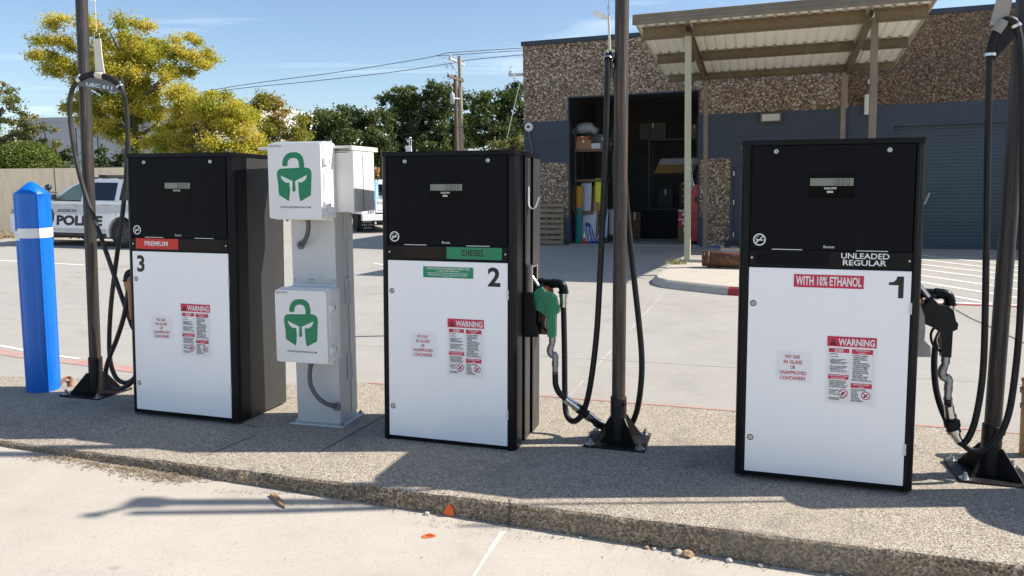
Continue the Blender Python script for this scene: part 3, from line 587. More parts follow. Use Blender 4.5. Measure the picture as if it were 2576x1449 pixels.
# ------------------------------------------------------------------ webbing hangers that lift the hoses
def hanger(label, arch, mid, top, axis, topz, lettering=None, r=.02, tag_flag=False, web=None):
    """arch: points along the hose (world); mid: index of the strap; top: world point of the ring; axis: direction across the strap's face"""
    loc = arch[mid]; root = thing('hose_hanger', label, 'hose hanger', loc, 'webbing hangers above the hoses')
    A = [p - loc for p in arch]; ax = Vector(axis).normalized(); nrm = Vector((0, 0, 1)).cross(ax).normalized()
    sp = spline(A, 6)
    mb = MB(); mb.tube(sp, r + .006, 14); mb.build('sleeve', M_RUB, root)
    mb = MB()
    for p, q in ((sp[1], sp[3]), (sp[-4], sp[-2])): mb.cyl(p, q, r + .011, 16)
    for p in (sp[2], sp[-3]): mb.cyl(p + Vector((0, 0, r)), p + Vector((0, 0, r + .025)), .007, 8)
    mb.build('band_clamp', M_CHROME, root)
    lo = [A[0] - Vector((0, 0, .035)), A[-1] - Vector((0, 0, .035))]
    mb = MB(); n = len(sp); off = nrm * .004
    vs = [p + off for p in sp] + [lo[1] + off, lo[0] + off] + [p - off for p in sp] + [lo[1] - off, lo[0] - off]; k = n + 2
    poly = [((p - sp[0]).dot(ax), p.z) for p in sp] + [((q - sp[0]).dot(ax), q.z) for q in lo]
    tri = tessellate_polygon([[Vector((a, b, 0)) for a, b in poly]])
    mb.add(vs, [tuple(t) for t in tri] + [tuple(i + k for i in reversed(t)) for t in tri] + [(i, (i + 1) % k, (i + 1) % k + k, i + k) for i in range(k)])
    mb.build('channel_plate', pm('dull grey channel', (.16, .16, .165), .5, .4) if lettering else M_BPOST, root)
    if lettering:
        mb = MB(); d = (lo[1] - lo[0]); R = Matrix.Identity(4); x = d.normalized(); z = Vector((0, 0, 1)); z = (z - x * z.dot(x)).normalized(); y = z.cross(x)
        R = Matrix((x, y, z)).transposed().to_4x4(); R.translation = lo[0] + y * -.0052
        put_text(mb, lettering, .09, d.length * .8, .012, .040, 0, 0, .02, M=R); mb.build('cast_lettering', M_CHROME, root)
    T = top - loc; b = A[mid]
    mb = MB(); w = .026 if tag_flag else .036; e = ax * w; tt = nrm * .003
    c = [b + Vector((0, 0, r * .6)), b + Vector((0, 0, .05)), b * .5 + T * .5, T]
    ww = [1.35, 1.15, 1., 1.]
    for i in range(3):
        p, q = c[i], c[i + 1]; e0, e1 = ax * w * ww[i], ax * w * ww[i + 1]
        mb.add([p - e0 - tt, p + e0 - tt, p + e0 + tt, p - e0 + tt, q - e1 - tt, q + e1 - tt, q + e1 + tt, q - e1 + tt], [(0, 1, 5, 4), (2, 3, 7, 6), (1, 2, 6, 5), (3, 0, 4, 7), (4, 5, 6, 7), (0, 3, 2, 1)])
    i0 = min(range(len(sp)), key=lambda i: (sp[i] - b).length); d = (sp[min(i0 + 1, len(sp) - 1)] - sp[max(i0 - 1, 0)]).normalized(); mb.cyl(b - d * .034, b + d * .034, r + .0095, 18)
    mb.build('strap', web or M_STRAP, root)
    mb = MB(); rr = .03; pts = [T - ax * .024, T - ax * .026 + Vector((0, 0, .02))] + [T + ax * (-.026 * math.cos(t)) + Vector((0, 0, .03 + .026 * math.sin(t))) for t in [math.pi * i / 8 for i in range(9)]] + [T + ax * .026 + Vector((0, 0, .02)), T + ax * .024]
    mb.tube(pts, .0028, 8); mb.build('ring', M_CHROME, root)
    h = topz - loc.z; P0 = T + Vector((0, 0, .055)); top_ = Vector((P0.x, P0.y, h)); mb = MB()
    mb.tube([P0 - ax * .001, P0 * .6 + top_ * .4 + ax * .007, top_ + ax * .002], .0022, 6); mb.tube([P0 + ax * .001, P0 * .6 + top_ * .4 - ax * .007, top_ - ax * .002], .0022, 6)
    for t in (.16, .33, .34): mb.sphere(P0.lerp(top_, t), .008, 6)
    mb.tube(spline([P0.lerp(top_, .16), P0.lerp(top_, .16) - ax * .03 + nrm * .01 + Vector((0, 0, .002)), P0.lerp(top_, .17) - ax * .042], 4), .002, 6); mb.build('cable', M_STRAP if not tag_flag else M_STEEL, root)
    if tag_flag:
        mb = MB(); q = T + Vector((0, 0, -.02)); g = [q, q + U * -.035 + Vector((0, 0, .035)), q + U * -.075 + Vector((0, 0, .055)), q + U * -.10 + Vector((0, 0, .05)), q + U * -.105 + Vector((0, 0, .025)), q + U * -.07 + Vector((0, 0, .012)), q + U * -.03 + Vector((0, 0, -.008))]
        o = V * .0015; n = len(g); mb.add([p - o for p in g] + [p + o for p in g], [tuple(range(n)), tuple(range(2 * n - 1, n - 1, -1))] + [(i, (i + 1) % n, (i + 1) % n + n, i + n) for i in range(n)]); mb.build('care_tag', M_WTXT, root)
    return root
hanger('cream strap with ring lifting the grey hose beside the leftmost post', [row_px(*q) for q in ((194, 205, .29), (215, 192, .29), (235, 188, .29), (252, 189.5, .29), (277, 198, .29), (296, 210, .29), (305, 222, .292))], 3, row_px(244, 98, .29), U, 4.52, 'UEC 611', .0178)
hanger('pale strap seen edge-on with a white tag, beside the rusty middle post', [row_px(*q) for q in ((1545, 172, .487), (1541, 148, .465), (1537, 140, .43), (1534, 136, .40), (1531, 140, .36), (1529.5, 152, .338))], 3, row_px(1531, 38, .40), V, 4.52, None, .0198, True)
_h = hanger('frayed grey strap above the hose of the rightmost post', [row_px(*q) for q in ((2491, 145, .30), (2494, 122, .30), (2502, 92, .30), (2515, 67, .30), (2532, 52, .30), (2548, 54, .30), (2558, 72, .30))], 3, row_px(2532, 52, .30) + Vector((.012, -.04, .42)), U, 4.42, None, .0178, False, pm('grey frayed webbing', (.34, .32, .29), .85, col2=(.26, .25, .23), vs=12, bump=.3, bs=260))

mb = MB(); mb.tube([(.014, -.045, .46), (.025, -.09, 1.0), (.03, -.115, 1.74)], .030, 14); mb.build('shadow_tube', M_BPOST, _h)  # above the frame; tube added thick to cast the second shadow line

# ------------------------------------------------------------------ electrical pedestal with its two white boxes
pu_, pv_ = -1.055, .28; PZ = isl_z(pu_, pv_)
PM = Matrix.Translation(RW(pu_, pv_, PZ)) @ Matrix.Rotation(YAW + .05, 4, 'Z') @ Matrix.Rotation(.008, 4, 'Y')
ped = thing('electrical_pedestal', 'pale grey steel pedestal with an off-white roofed cabinet on top, between two pumps', 'pedestal', PM)
z0c = 1.672 - PZ; z1c = 2.092 - PZ
mb = MB(); mb.box(-.17, .17, -.13, .13, .012, z0c - .001); mb.build('column', M_PED, ped, .006)
mb = MB(); mb.box(-.213, .213, -.172, .172, 0, .012); mb.build('base_plate', M_PED, ped, .003)
for x, y in ((-.192, -.15), (.192, -.15), (.192, .15), (-.192, .15)):
    mb = MB(); mb.cyl((x, y, .012), (x, y, .026), .014, 6); mb.cyl((x, y, .026), (x, y, .036), .007, 8); mb.build('anchor_bolt', M_CAST, ped)
mb = MB(); mb.box(.171, .176, .045, .135, .05, z0c - .04); mb.build('access_door', M_PED, ped, .002)
for z in (1.33, .86, .30):
    mb = MB(); mb.box(.171, .181, .005, .043, z, z + .19)
    for i in range(5): mb.cyl((.183, .045, z + .038 * i + .003), (.183, .045, z + .038 * i + .035), .008, 10)
    mb.build('hinge', M_PED, ped)
mb = MB()
for x, z in ((-.15, 1.19), (-.035, 1.19), (-.012, 1.19), (.15, 1.19), (-.11, 1.085), (.11, 1.085), (-.11, .99), (.11, .99)):
    mb = MB(); mb.cyl((x, -.136, z - .14), (x, -.129, z - .14), .0065, 8); mb.build('screw', M_CAST, ped)
for x, z in ((-.135, .465), (.125, .465)):
    mb = MB(); mb.box(x - .014, x + .018, -.136, -.129, z - .022, z + .022); mb.cyl((x, -.142, z), (x, -.135, z), .006, 8); mb.build('mounting_tab', M_CAB, ped)
mb = MB(); mb.box(-.235, .340, -.165, .175, z0c, z1c); cab = mb.build('meter_cabinet', M_CAB, ped, .005)
mb = MB(); mb.box(.3405, .3425, -.02, -.016, z0c + .01, z1c - .02); mb.box(-.2, .3, -.1665, -.1655, z1c - .012, z1c - .007); mb.build('door_seam', M_JOINT, cab)
mb = MB(); mb.box(-.37, .345, -.19, .235, z1c + .016, z1c + .034); mb.box(.325, .345, -.19, .235, z1c + .002, z1c + .016); mb.box(-.2, .3, -.13, .15, z1c - .001, z1c + .016); mb.build('rain_roof', M_CAB, ped, .004)

EMB = [(277, 470), (275, 400), (290, 340), (320, 290), (365, 255), (420, 240), (490, 240), (540, 260), (580, 300), (600, 350), (612, 410), (617, 493), (660, 493), (700, 515), (722, 550), (728, 600), (725, 760), (718, 948), (560, 1050), (545, 1010), (530, 900), (523, 730), (560, 737), (600, 725), (635, 690), (655, 640), (658, 612), (472, 715), (483, 870), (460, 893), (432, 880), (437, 715), (250, 622), (258, 660), (285, 705), (325, 738), (383, 738), (395, 850), (390, 960), (380, 1045), (222, 940), (210, 760), (190, 620), (190, 580), (205, 535), (235, 510), (290, 505), (537, 495), (530, 410), (520, 370), (490, 342), (450, 333), (400, 340), (370, 370), (358, 410), (357, 465)]
def control_box(label, u, vf, zc, depth, conduit):
    w, h = .197, .251
    M = Matrix.Translation(RW(u, vf, zc)) @ Matrix.Rotation(YAW + .03, 4, 'Z') @ Matrix.Rotation(.012, 4, 'Y')
    root = thing('control_box', label, 'control box', M, 'white boxes on the pedestal')
    mb = MB(); mb.prism(rrect(-w + .016, w + .004, -h - .004, h + .008, .02), .058, depth, 'y'); mb.build('box_body', M_WPLAS, root, .004)
    mb = MB(); mb.prism(rrect(-w + .01, w + .01, -h - .01, h + .014, .02), .046, .060, 'y'); mb.build('rim', M_WPLAS, root, .003)
    mb = MB(); mb.prism(rrect(-w, w, -h, h, .016), 0, .026, 'y'); mb.prism(rrect(-w + .004, w + .006, -h - .004, h + .008, .018), .0265, .0455, 'y'); mb.build('lid', M_WPLAS, root, .004)
    mb = MB(); mb.box(-w + .035, w - .02, depth - .004, depth + .006, h + .008, h + .022); mb.box(-w + .045, w - .02, depth - .004, depth + .006, -h - .020, -h - .004); mb.build('mounting_flange', M_WPLAS, root, .002)
    for z in (.128, -.160):
        mb = MB(); mb.box(w + .006, w + .020, .022, .058, z - .024, z + .026); mb.box(w + .016, w + .026, .040, .072, z - .015, z + .017); lt = mb.build('latch', M_WPLAS, root, .003)
        mb = MB(); mb.box(w + .010, w + .024, .068, .088, z - .012, z + .013); mb.build('latch_clip', M_CAST, lt, .002)
    mb = MB(); mb.prism([(.03, -.052), (.055, -.045), (.062, -.01), (.062, .012), (.045, .03), (.03, .05)], w + .006, w + .011, 'x'); mb.build('padlock_tab', M_WPLAS, root)
    def q(x, y):
        t = (y - 95) / 1240; return (-w + 2 * w * (x - (40 + 35 * t)) / 815, h - 2 * h * t)
    mb = MB(); mb.flat([q(*p) for p in EMB], -.0009); mb.build('helmet_emblem', M_EMB, root)
    mb = MB(); a, b = q(236, 1161), q(712, 1130); put_text(mb, 'WWW.FLEETSPARTAN.COM', a[0], b[0], a[1], b[1], -.0009, 0, .02, .25); a, b = q(50, 158), q(258, 118); put_text(mb, 'QILIPSU', a[0], b[0], a[1], b[1], -.0009, 0, .0); mb.build('lettering', M_DTXT, root)
    inv = M.inverted(); pts = spline([inv @ row_px(*p) for p in conduit], 6)
    mb = MB(); mb.tube(pts, .0145, 12)
    for i in range(0, len(pts) - 1): mb.tube([pts[i].lerp(pts[i + 1], .2), pts[i].lerp(pts[i + 1], .6)], .0162, 12)
    mb.build('flexible_conduit', pm('grey conduit', (.12, .125, .14), .55, vs=20), root)
    mb = MB(); mb.cyl(pts[0] + Vector((0, 0, .03)), pts[0] - Vector((0, 0, .012)), .024, 12); mb.cyl(pts[-2], pts[-1], .026, 12); mb.cyl(pts[-1] - (pts[-1] - pts[-3]).normalized() * .02, pts[-1], .031, 8); mb.build('conduit_fitting', pm('grey conduit fitting', (.2, .205, .22), .5, vs=20), root)
    return root
control_box('upper white box with green padlock helmet emblem, in front of the roofed cabinet', -1.022, -.075, 1.888, .19, [(775, 551, .06), (776, 574, .06), (772, 594, .07), (764, 610, .10), (757, 617, .148)])
control_box('lower white box with green padlock helmet emblem, on the pedestal column', -1.043, -.035, .892, .178, [(783, 912, .06), (779, 942, .055), (783, 972, .055), (800, 1000, .06), (822, 1016, .08), (838, 1021, .11), (850, 1023, .148)])

# ------------------------------------------------------------------ bollards
def bollard(label, u, v, tape=True, lean=.015):
    p = RW(u, v, isl_z(u, v)); root = thing('bollard', label, 'bollard', Matrix.Translation(p) @ Matrix.Rotation(YAW, 4, 'Z') @ Matrix.Rotation(lean, 4, 'Y'), 'blue bollards')
    def mod(t, z):
        k = (math.degrees(t) + 34) % 90; e = min(1, max(0, (k - 8) / 5)) * min(1, max(0, (82 - k) / 5)); return 1 - .075 * e * (1 if z < 1.645 else max(0, (1.66 - z) / .015))
    mb = MB(); mb.lathe([(.122, -.02), (.127, .05), (.131, .9), (.133, 1.60), (.134, 1.645), (.133, 1.655), (.128, 1.662), (.03, 1.745), (.015, 1.754), (.0, 1.756)], 144, mod=mod); mb.build('sleeve', M_BLUE, root)
    if tape:
        mb = MB()
        def band(a0, a1, z0, z1, d=.0015):
            n = 60; vs = []
            for i in range(n + 1):
                t = math.radians(a0 + (a1 - a0) * i / n)
                for z in (z0, z1): r = .1325 * mod(t, 1.0) + d; vs.append((r * math.cos(t), r * math.sin(t), z))
            mb.add(vs, [(2 * i, 2 * i + 2, 2 * i + 3, 2 * i + 1) for i in range(n)], 0, True)
        band(-110, 215, 1.295, 1.375, .0022); band(180, 262, 1.275, 1.355, .0014); mb.build('reflective_tape', M_WTXT, root)
    return root
bollard('tall blue plastic bollard with a white tape band at the left end of the island', -3.80, .335)
bollard('blue plastic bollard off the right edge whose rounded shadow falls before the UNLEADED pump', *uv(Vector((3.40, 3.985, 0))), tape=False, lean=0.)  # out of view, a guess placed to cast the rounded shadow
p = RW(3.592, .86, isl_z(3.59, .86)); tp = thing('pipe_bollard', 'tan painted pipe stub with collar at the right picture edge', 'pipe bollard', p)
mb = MB(); mb.lathe([(.05, -.02), (.05, .30), (.056, .302), (.056, .33), (.05, .332), (.05, .47), (.054, .472), (.054, .49), (.0, .50)], 20); mb.build('pipe', mat_rust('tan painted pipe', (.42, .27, .12), .35, .6, .1), tp)
mb = MB(); mb.lathe([(.057, .40), (.060, .405), (.060, .43), (.057, .435)], 20); mb.build('collar', M_FILT, tp)
p = Vector((3.60, 3.968, 0)); p.z = isl_z(*uv(p)); mr = thing('shadow_rod', 'unseen slim rod off the right edge, added for its thin shadow', 'rod', p); mb = MB(); mb.cyl((0, 0, -.02), (0, 0, 3.45), .012, 8); mb.build('rod', M_STEEL, mr); mb = MB(); mb.lathe([(.05, 0), (.05, .012), (.02, .015), (.016, .06)], 14); mb.build('foot', M_STEEL, mr)  # unseen and invented, added to cast a thin line of shadow
p = Vector((3.72, 3.74, 0)); uu = uv(p); p.z = isl_z(*uu)
tb = thing('shadow_drum', 'unseen drum guessed beyond the right edge, added for its curved shadow', 'drum', p)  # unseen and guessed, added to cast the curved shadow at the right
mb = MB(); mb.lathe([(.27, 0), (.285, .02), (.285, .3), (.295, .31), (.285, .33), (.285, .62), (.295, .63), (.285, .65), (.285, .93), (.297, .95), (.285, .96), (.26, .95)], 40); mb.build('drum', pm('grey drum paint', (.12, .13, .14), .5), tb)
mb = MB(); mb.lathe([(.30, .955), (.30, .985), (.22, 1.07), (.1, 1.1), (.0, 1.105)], 40); mb.build('lid', pm('black lid', (.02, .02, .02), .5), tb)
mb = MB(); a = isl_px(158, 968); q = [(150, 975), (160, 962), (172, 958), (180, 962), (178, 972)]
mb.tube(spline([isl_px(150, 972) + Vector((0, 0, .012)), isl_px(165, 960) + Vector((0, 0, .03)), isl_px(178, 959) + Vector((0, 0, .03)), isl_px(179, 966) + Vector((0, 0, .014)), isl_px(176, 973) + Vector((0, 0, .006))], 5), .013, 8); tag(mb.build('bent_rod', mat_rust('orange rust', (.28, .12, .05), .8, .8, .1), None, loc=a), 'bent rusty rod lying behind the foot of the blue bollard', 'rusty rod')

# ------------------------------------------------------------------ ground, island, paint
def grid_mesh(name, X, Y, zf, mat):
    vs = [(x, y, zf(x, y)) for y in Y for x in X]; n = len(X)
    fs = [(j * n + i, j * n + i + 1, (j + 1) * n + i + 1, (j + 1) * n + i) for j in range(len(Y) - 1) for i in range(n - 1)]
    mb = MB(); mb.add(vs, fs, 0, True); return struct(mb.build(name, mat))
far = [60, 90, 140, 220, 350]
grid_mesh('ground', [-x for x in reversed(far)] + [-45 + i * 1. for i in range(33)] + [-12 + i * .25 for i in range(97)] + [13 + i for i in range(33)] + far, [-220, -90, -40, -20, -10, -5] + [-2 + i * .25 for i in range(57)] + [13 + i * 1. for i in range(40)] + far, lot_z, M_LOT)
random.seed(4)
def v_back(u):
    q = [(-9, .42), (-6, .5), (-4.6, .61), (-4.0, .70), (-3.4, .89), (-1.9, 1.08), (-1.3, 1.36), (-1.0, 1.38), (9, 1.38)]
    for (a, x), (b, y) in zip(q, q[1:]):
        if a <= u <= b: return x + (y - x) * (u - a) / (b - a)
rj = random.Random(9); nu = 281; us = [-7.5 + 15 * i / (nu - 1) for i in range(nu)]
def wob(u, s): return .004 * math.sin(u * 7.3 + s) * math.sin(u * 2.1 + 2 * s) + .002 * math.sin(u * 23 + 3 * s)
mb = MB(); vs = []; cross = 13
for u in us:
    c1 = rj.gauss(0, .0016); c2 = rj.gauss(0, .0018); chip = max(0, rj.gauss(-.012, .010)); zt = lambda v: isl_z(u, v)
    vb = v_back(u)
    ring_ = [(-.803 + wob(u, 1), isl_z(u, -.8) - .30), (-.800 + wob(u, 2) + c1, zt(-.8) - .10), (-.795 + wob(u, 3) + c2, zt(-.79) - .045), (-.790 + wob(u, 2) + c1, zt(-.79) - .016 - chip), (-.781 + wob(u, 4) + chip, zt(-.78) - .004 - c2), (-.765 + chip, zt(-.76)), (-.70, zt(-.70)), (-.3, zt(-.3)), (.1, zt(.1)), (vb - .08, zt(vb - .08)), (vb - .014, zt(vb)), (vb, zt(vb) - .012), (vb + .004, zt(vb) - .30)]
    vs += [tuple(RW(u, v, z)) for v, z in ring_]
fa = []; fb = []
for i in range(nu - 1):
    for j in range(cross - 1):
        f = (i * cross + j, (i + 1) * cross + j, (i + 1) * cross + j + 1, i * cross + j + 1); (fb if j < 4 else fa).append(f)
mb.add(vs, fa, 0, False); o = len(mb.v); mb.f += [list(f) for f in fb]; mb.mi += [1] * len(fb); mb.sm += [False] * len(fb)
mb.add(vs[:cross], [tuple(range(cross))], 1); mb.add(vs[-cross:], [tuple(reversed(range(cross)))], 1)
struct(mb.build('pump_island', [M_AGG, M_KERB]))
def strip(name, pts, w, mat, lift=.004, on='lot', n=24):
    """flat painted or filled line following the ground; pts world"""
    pts = [Vector(p) for p in pts]; d = [Vector((p.x, p.y)) for p in pts]; vs = []; L_ = []
    for a, b in zip(d, d[1:]):
        for k in range(n): L_.append(a.lerp(b, k / n))
    L_.append(d[-1]); m_ = len(L_)
    for i, p in enumerate(L_):
        t = (L_[min(i + 1, m_ - 1)] - L_[max(0, i - 1)]).normalized(); nn = Vector((-t.y, t.x)) * (w[0] + (w[1] - w[0]) * i / (m_ - 1) if isinstance(w, tuple) else w) / 2
        for q in (p - nn, p + nn):
            u, v = uv(Vector((q.x, q.y, 0))); z = isl_z(u, v) if on == 'isl' else lot_z(q.x, q.y); vs.append((q.x, q.y, z + lift))
    mb = MB(); mb.add(vs, [(2 * i, 2 * i + 2, 2 * i + 3, 2 * i + 1) for i in range(m_ - 1)]); return struct(mb.build(name, mat))
strip('red_kerb_line', [RW(u, v_back(u) - .022, 0) for u in (-1.28, 0, 2, 4, 7)], .040, M_RED, .003, 'isl')
strip('red_kerb_line', [lot_px(-60, 876), lot_px(0, 886), lot_px(112, 902), lot_px(225, 915), lot_px(330, 930), lot_px(420, 940)], .17, M_RED, .004)
strip('red_kerb_line', [lot_px(-60, 862), lot_px(0, 870), lot_px(120, 893), lot_px(200, 903)], .05, M_LINE, .004)
for a, b in (((965, 1047), (800, 1140)), ((640, 1096), (520, 1146)), ((1282, 1256), (1283, 1262))): strip('expansion_joint', [isl_px(*a), isl_px(*b)], .010, M_JOINT, .002, 'isl')
strip('surface_crack', [isl_px(*p) for p in ((470, 1043), (520, 1052), (560, 1057), (590, 1066), (612, 1066), (640, 1074), (655, 1072))], .012, M_JOINT, .002, 'isl', 4)
strip('surface_crack', [isl_px(*p) for p in ((730, 1003), (700, 1000), (660, 1005))], .006, M_JOINT, .002, 'isl', 4)
def kerb_joint(a, b):
    p = on_plane(*a, O - V * .806, V); q = on_plane(*b, O - V * .806, V); mb = MB(); w = U * .005; mb.add([p - w, p + w, q + w, q - w], [(0, 1, 2, 3)]); struct(mb.build('expansion_joint', M_JOINT))
kerb_joint((1282, 1264), (1280, 1322))
# parking stripes by the roller door and lines on the left
for s0, t0, s1, t1 in [(10.10, -1.83, 10.74, -2.66), (9.73, -2.48, 10.53, -3.55), (9.56, -3.44, 10.35, -4.37), (9.41, -4.31, 10.15, -5.21), (9.23, -5.28, 9.92, -6.21), (9.07, -6.2, 9.71, -7.15), (9.0, -7.36, 9.48, -8.14)]:
    d = Vector((s1 - s0, t1 - t0)).normalized(); a = Vector((s0, t0)) - d * (.9 if t0 > -7 else .3); b = Vector((s1, t1)) + d * min(3.2, (8.3 + t1) / abs(d.y) if t1 > -8.2 else .1)
    strip('parking_stripe', [BW(a.x, a.y, 0), BW(b.x, b.y, 0)], .10, M_LINE)
strip('parking_stripe', [BW(8.9, -8.36, 0), BW(13.5, -8.6, 0)], .10, M_LINE)
strip('red_kerb_line', [BW(8.5, -8.50, 0), BW(14.5, -8.72, 0)], .09, M_RED2)
strip('parking_stripe', [lot_px(-80, 608), lot_px(0, 612), lot_px(478, 632), lot_px(700, 641)], .10, M_LINE)
strip('parking_stripe', [lot_px(-80, 651), lot_px(0, 655), lot_px(212, 667)], .10, M_LINE)
strip('red_kerb_line', [lot_px(195, 686), lot_px(330, 668), lot_px(450, 650)], .06, M_RED)
strip('parking_stripe', [lot_px(940, 662), lot_px(1000, 672)], .08, M_LINE)
for a, b in [((5.0, -7.9), (4.975, -14.5)), ((-3.2, -2.6), (3.4, -2.85)), ((-14, -9.6), (14, -9.3)), ((-14, -5.2), (4.6, -5.0)), ((.4, -5), (.4, -15)), ((-4.2, -1), (-4.2, -15)), ((9.6, -8.7), (9.6, -13.5)), ((1.2, -2.35), (13, -2.6)), ((-14, -13.2), (12, -12.9))]:
    strip('expansion_joint', [BW(*a, 0), BW(*b, 0)], .011, pm('pale joint filler', (.62, .58, .51), .9, col2=(.3, .28, .25), vs=6), .003)
for pts in (((2405, 780), (2440, 800), (2490, 822), (2580, 865)), ((1365, 637), (1440, 636), (1560, 634), (1660, 633))): strip('surface_crack', [lot_px(*p) for p in pts], .03, M_JOINT, .003, 'lot', 6)
strip('white_chalk_mark', [lot_px(1266, 1336), lot_px(1255, 1352), lot_px(1228, 1392), lot_px(1190, 1452)], (.035, .016), pm('worn white paint', (.70, .67, .62), .9, col2=(.52, .475, .41), vs=30, lo=.40, hi=.55), .003)
def blob_mark(name, pts, mat, lift=.003):
    c = sum((Vector(p) for p in pts), Vector()) / len(pts); mb = MB(); n = len(pts)
    mb.add([Vector(p) + Vector((0, 0, lift)) for p in pts], [tuple(range(n))]); return struct(mb.build(name, mat))
def mat_spray(name, col, under):
    mt, nt, b, out = _new(name); co = _coord(nt); n = _noise(nt, co, 90, 4, .7); f = _ramp(nt, n, [(.42, 0.), (.6, 1.)])
    nt.links.new(_mix(nt, f, col, under), b.inputs['Base Color']); b.inputs['Roughness'].default_value = .8; return mt
M_SPRAY = mat_spray('orange marking spray', (.85, .085, .01), (.6, .17, .06))
rs = random.Random(3)
kp = lambda a, b: on_plane(a, b, O - V * .808, V)
blob_mark('orange_spray_mark', [kp(a + rs.uniform(-1.5, 1.5), b + rs.uniform(-1.5, 1.5)) for a, b in ((1130, 1266), (1135, 1272), (1139, 1280), (1143, 1288), (1143, 1296), (1133, 1299), (1122, 1297), (1114, 1292), (1117, 1283), (1124, 1274))], M_SPRAY, 0)
blob_mark('orange_spray_mark', [lot_px(a + rs.uniform(-1, 1), b + rs.uniform(-1, 1)) for a, b in ((1060, 1350), (1068, 1345), (1082, 1343), (1090, 1345), (1098, 1349), (1089, 1352), (1076, 1354), (1064, 1354))], M_SPRAY)
blob_mark('orange_spray_mark', [lot_px(a, b) for a, b in ((1072, 1348), (1084, 1346), (1093, 1348), (1086, 1351), (1075, 1351))], pm('dark orange paint', (.30, .06, .01), .8), .006)
# stones, stick, litter along the kerb
def stone(px, r, col, lab, squash=.75):
    p = lot_px(*px); u, v = uv(p)
    if v > -.812 - r: p = RW(u, -.812 - r * 1.15, 0); p.z = lot_z(p.x, p.y)
    rr = random.Random(int(px[0])); mb = MB(); bm = bmesh.new(); bmesh.ops.create_icosphere(bm, subdivisions=2, radius=r)
    for v in bm.verts: v.co *= 1 + rr.uniform(-.22, .22); v.co.z *= squash; v.co.x *= 1.2
    mb.add([v.co + p + Vector((0, 0, r * squash * .7)) for v in bm.verts], [[v.index for v in f.verts] for f in bm.faces]); bm.free()
    o = mb.build('stone', pm('stone %s' % col[0], col[1], .85, vs=40, bump=.3), None, loc=p); tag(o, lab, 'stone', 'stones lying along the kerb')
GR = ('grey', (.42, .40, .36)); TN = ('tan', (.36, .24, .14)); WH = ('pale', (.44, .41, .35))
for px, r, c, lb in (((1628, 1371), .012, TN, 'small brown round stone against the kerb, left of the pale pair'), ((1648, 1375), .009, WH, 'small white chip against the kerb beside the brown stone'), ((1711, 1383), .021, WH, 'pale angular stone against the kerb, left one of the big pair'), ((1733, 1381), .024, TN, 'big tan block of stone against the kerb, right one of the pair'),
                     ((1672, 1382), .009, GR, 'grey chip between the white chip and the big pale pair'), ((1835, 1404), .015, WH, 'pale stone right of the big pair against the kerb'), ((1912, 1411), .013, GR, 'flat grey stone farther right along the kerb'), ((2080, 1440), .012, WH, 'white chip at the bottom edge of the picture, left of its neighbour'), ((2112, 1444), .014, GR, 'grey stone at the bottom edge of the picture, rightmost along the kerb'),
                     ((856, 1266), .011, TN, 'lone brown pebble on the drive right of the wooden stake'), ((1080, 1288), .013, WH, 'white pebble by the kerb left of the orange spray mark'), ((1460, 1354), .008, GR, 'tiny grey pebble by the kerb right of the orange spray mark')):
    stone(px, r, c, lb)
a, b = lot_px(685, 1247), lot_px(717, 1280); d = (b - a).normalized(); n_ = Vector((-d.y, d.x, 0)); mb = MB(); h = Vector((0, 0, .016)); w = n_ * .013
mb.add([a - w, a + w, b - d * .05 + w, b, b - d * .05 - w, a - w + h, a + w + h, b - d * .05 + w + h, b + h * .4, b - d * .05 - w + h], [(4, 3, 2, 1, 0), (5, 6, 7, 8, 9), (0, 1, 6, 5), (1, 2, 7, 6), (2, 3, 8, 7), (3, 4, 9, 8), (4, 0, 5, 9)])
o = mb.build('wooden_stake', mat_wood('weathered stake wood', (.30, .17, .08), (.42, .27, .14), (14, 14, 2)), None, loc=a); o.location.z += .003; tag(o, 'short pointed wooden stake lying on the sunlit drive', 'stake')
def litter(name, centers, n, mat, seed, smin, smax, along=.5, curl=.01):
    r = random.Random(seed); mb = MB()
    for i in range(n):
        a, b, sa, sb = r.choice(centers); p = lot_px(a + r.gauss(0, sa), b + r.gauss(0, sb)); u, v = uv(p)
        if v > -.815: p = RW(u, -.815 - abs(r.gauss(0, .03)), 0); p.z = lot_z(p.x, p.y)
        L_ = r.uniform(smin, smax); t = r.uniform(0, math.pi); d = Vector((math.cos(t), math.sin(t), r.uniform(-.1, .35))); n_ = Vector((-d.y, d.x, r.uniform(-.5, .5))) * r.uniform(.02, along); p.z += .004 + r.random() * curl
        mb.add([p - d * L_ / 2, p - n_ * L_ * .5, p + d * L_ / 2, p + n_ * L_ * .5], [(0, 1, 2, 3)])
    o = mb.build(name, mat); o['kind'] = 'stuff'; return o
M_LIT = mat_wood('dry leaf litter', (.13, .085, .05), (.36, .285, .18), (9, 9, 9)); M_LIT2 = mat_wood('dark leaf litter', (.05, .04, .03), (.16, .12, .08), (9, 9, 9))
litter('leaf_litter', [(330, 1182, 34, 5), (260, 1170, 50, 7), (385, 1196, 40, 6), (150, 1152, 55, 5), (440, 1207, 40, 5)], 1500, M_LIT, 5, .012, .05, .22)
litter('kerb_dirt', [(150, 1150, 60, 3), (420, 1192, 60, 4), (640, 1238, 90, 4), (900, 1272, 110, 4), (1200, 1318, 120, 5), (1500, 1356, 130, 5), (1850, 1405, 130, 6)], 1100, M_LIT2, 6, .004, .016, .5, .004)
litter('lot_specks', [(1500, 800, 250, 40), (900, 800, 100, 40), (1700, 850, 120, 60), (600, 1350, 300, 60), (1400, 720, 250, 20)], 200, M_LIT2, 8, .004, .012, .6, .002)

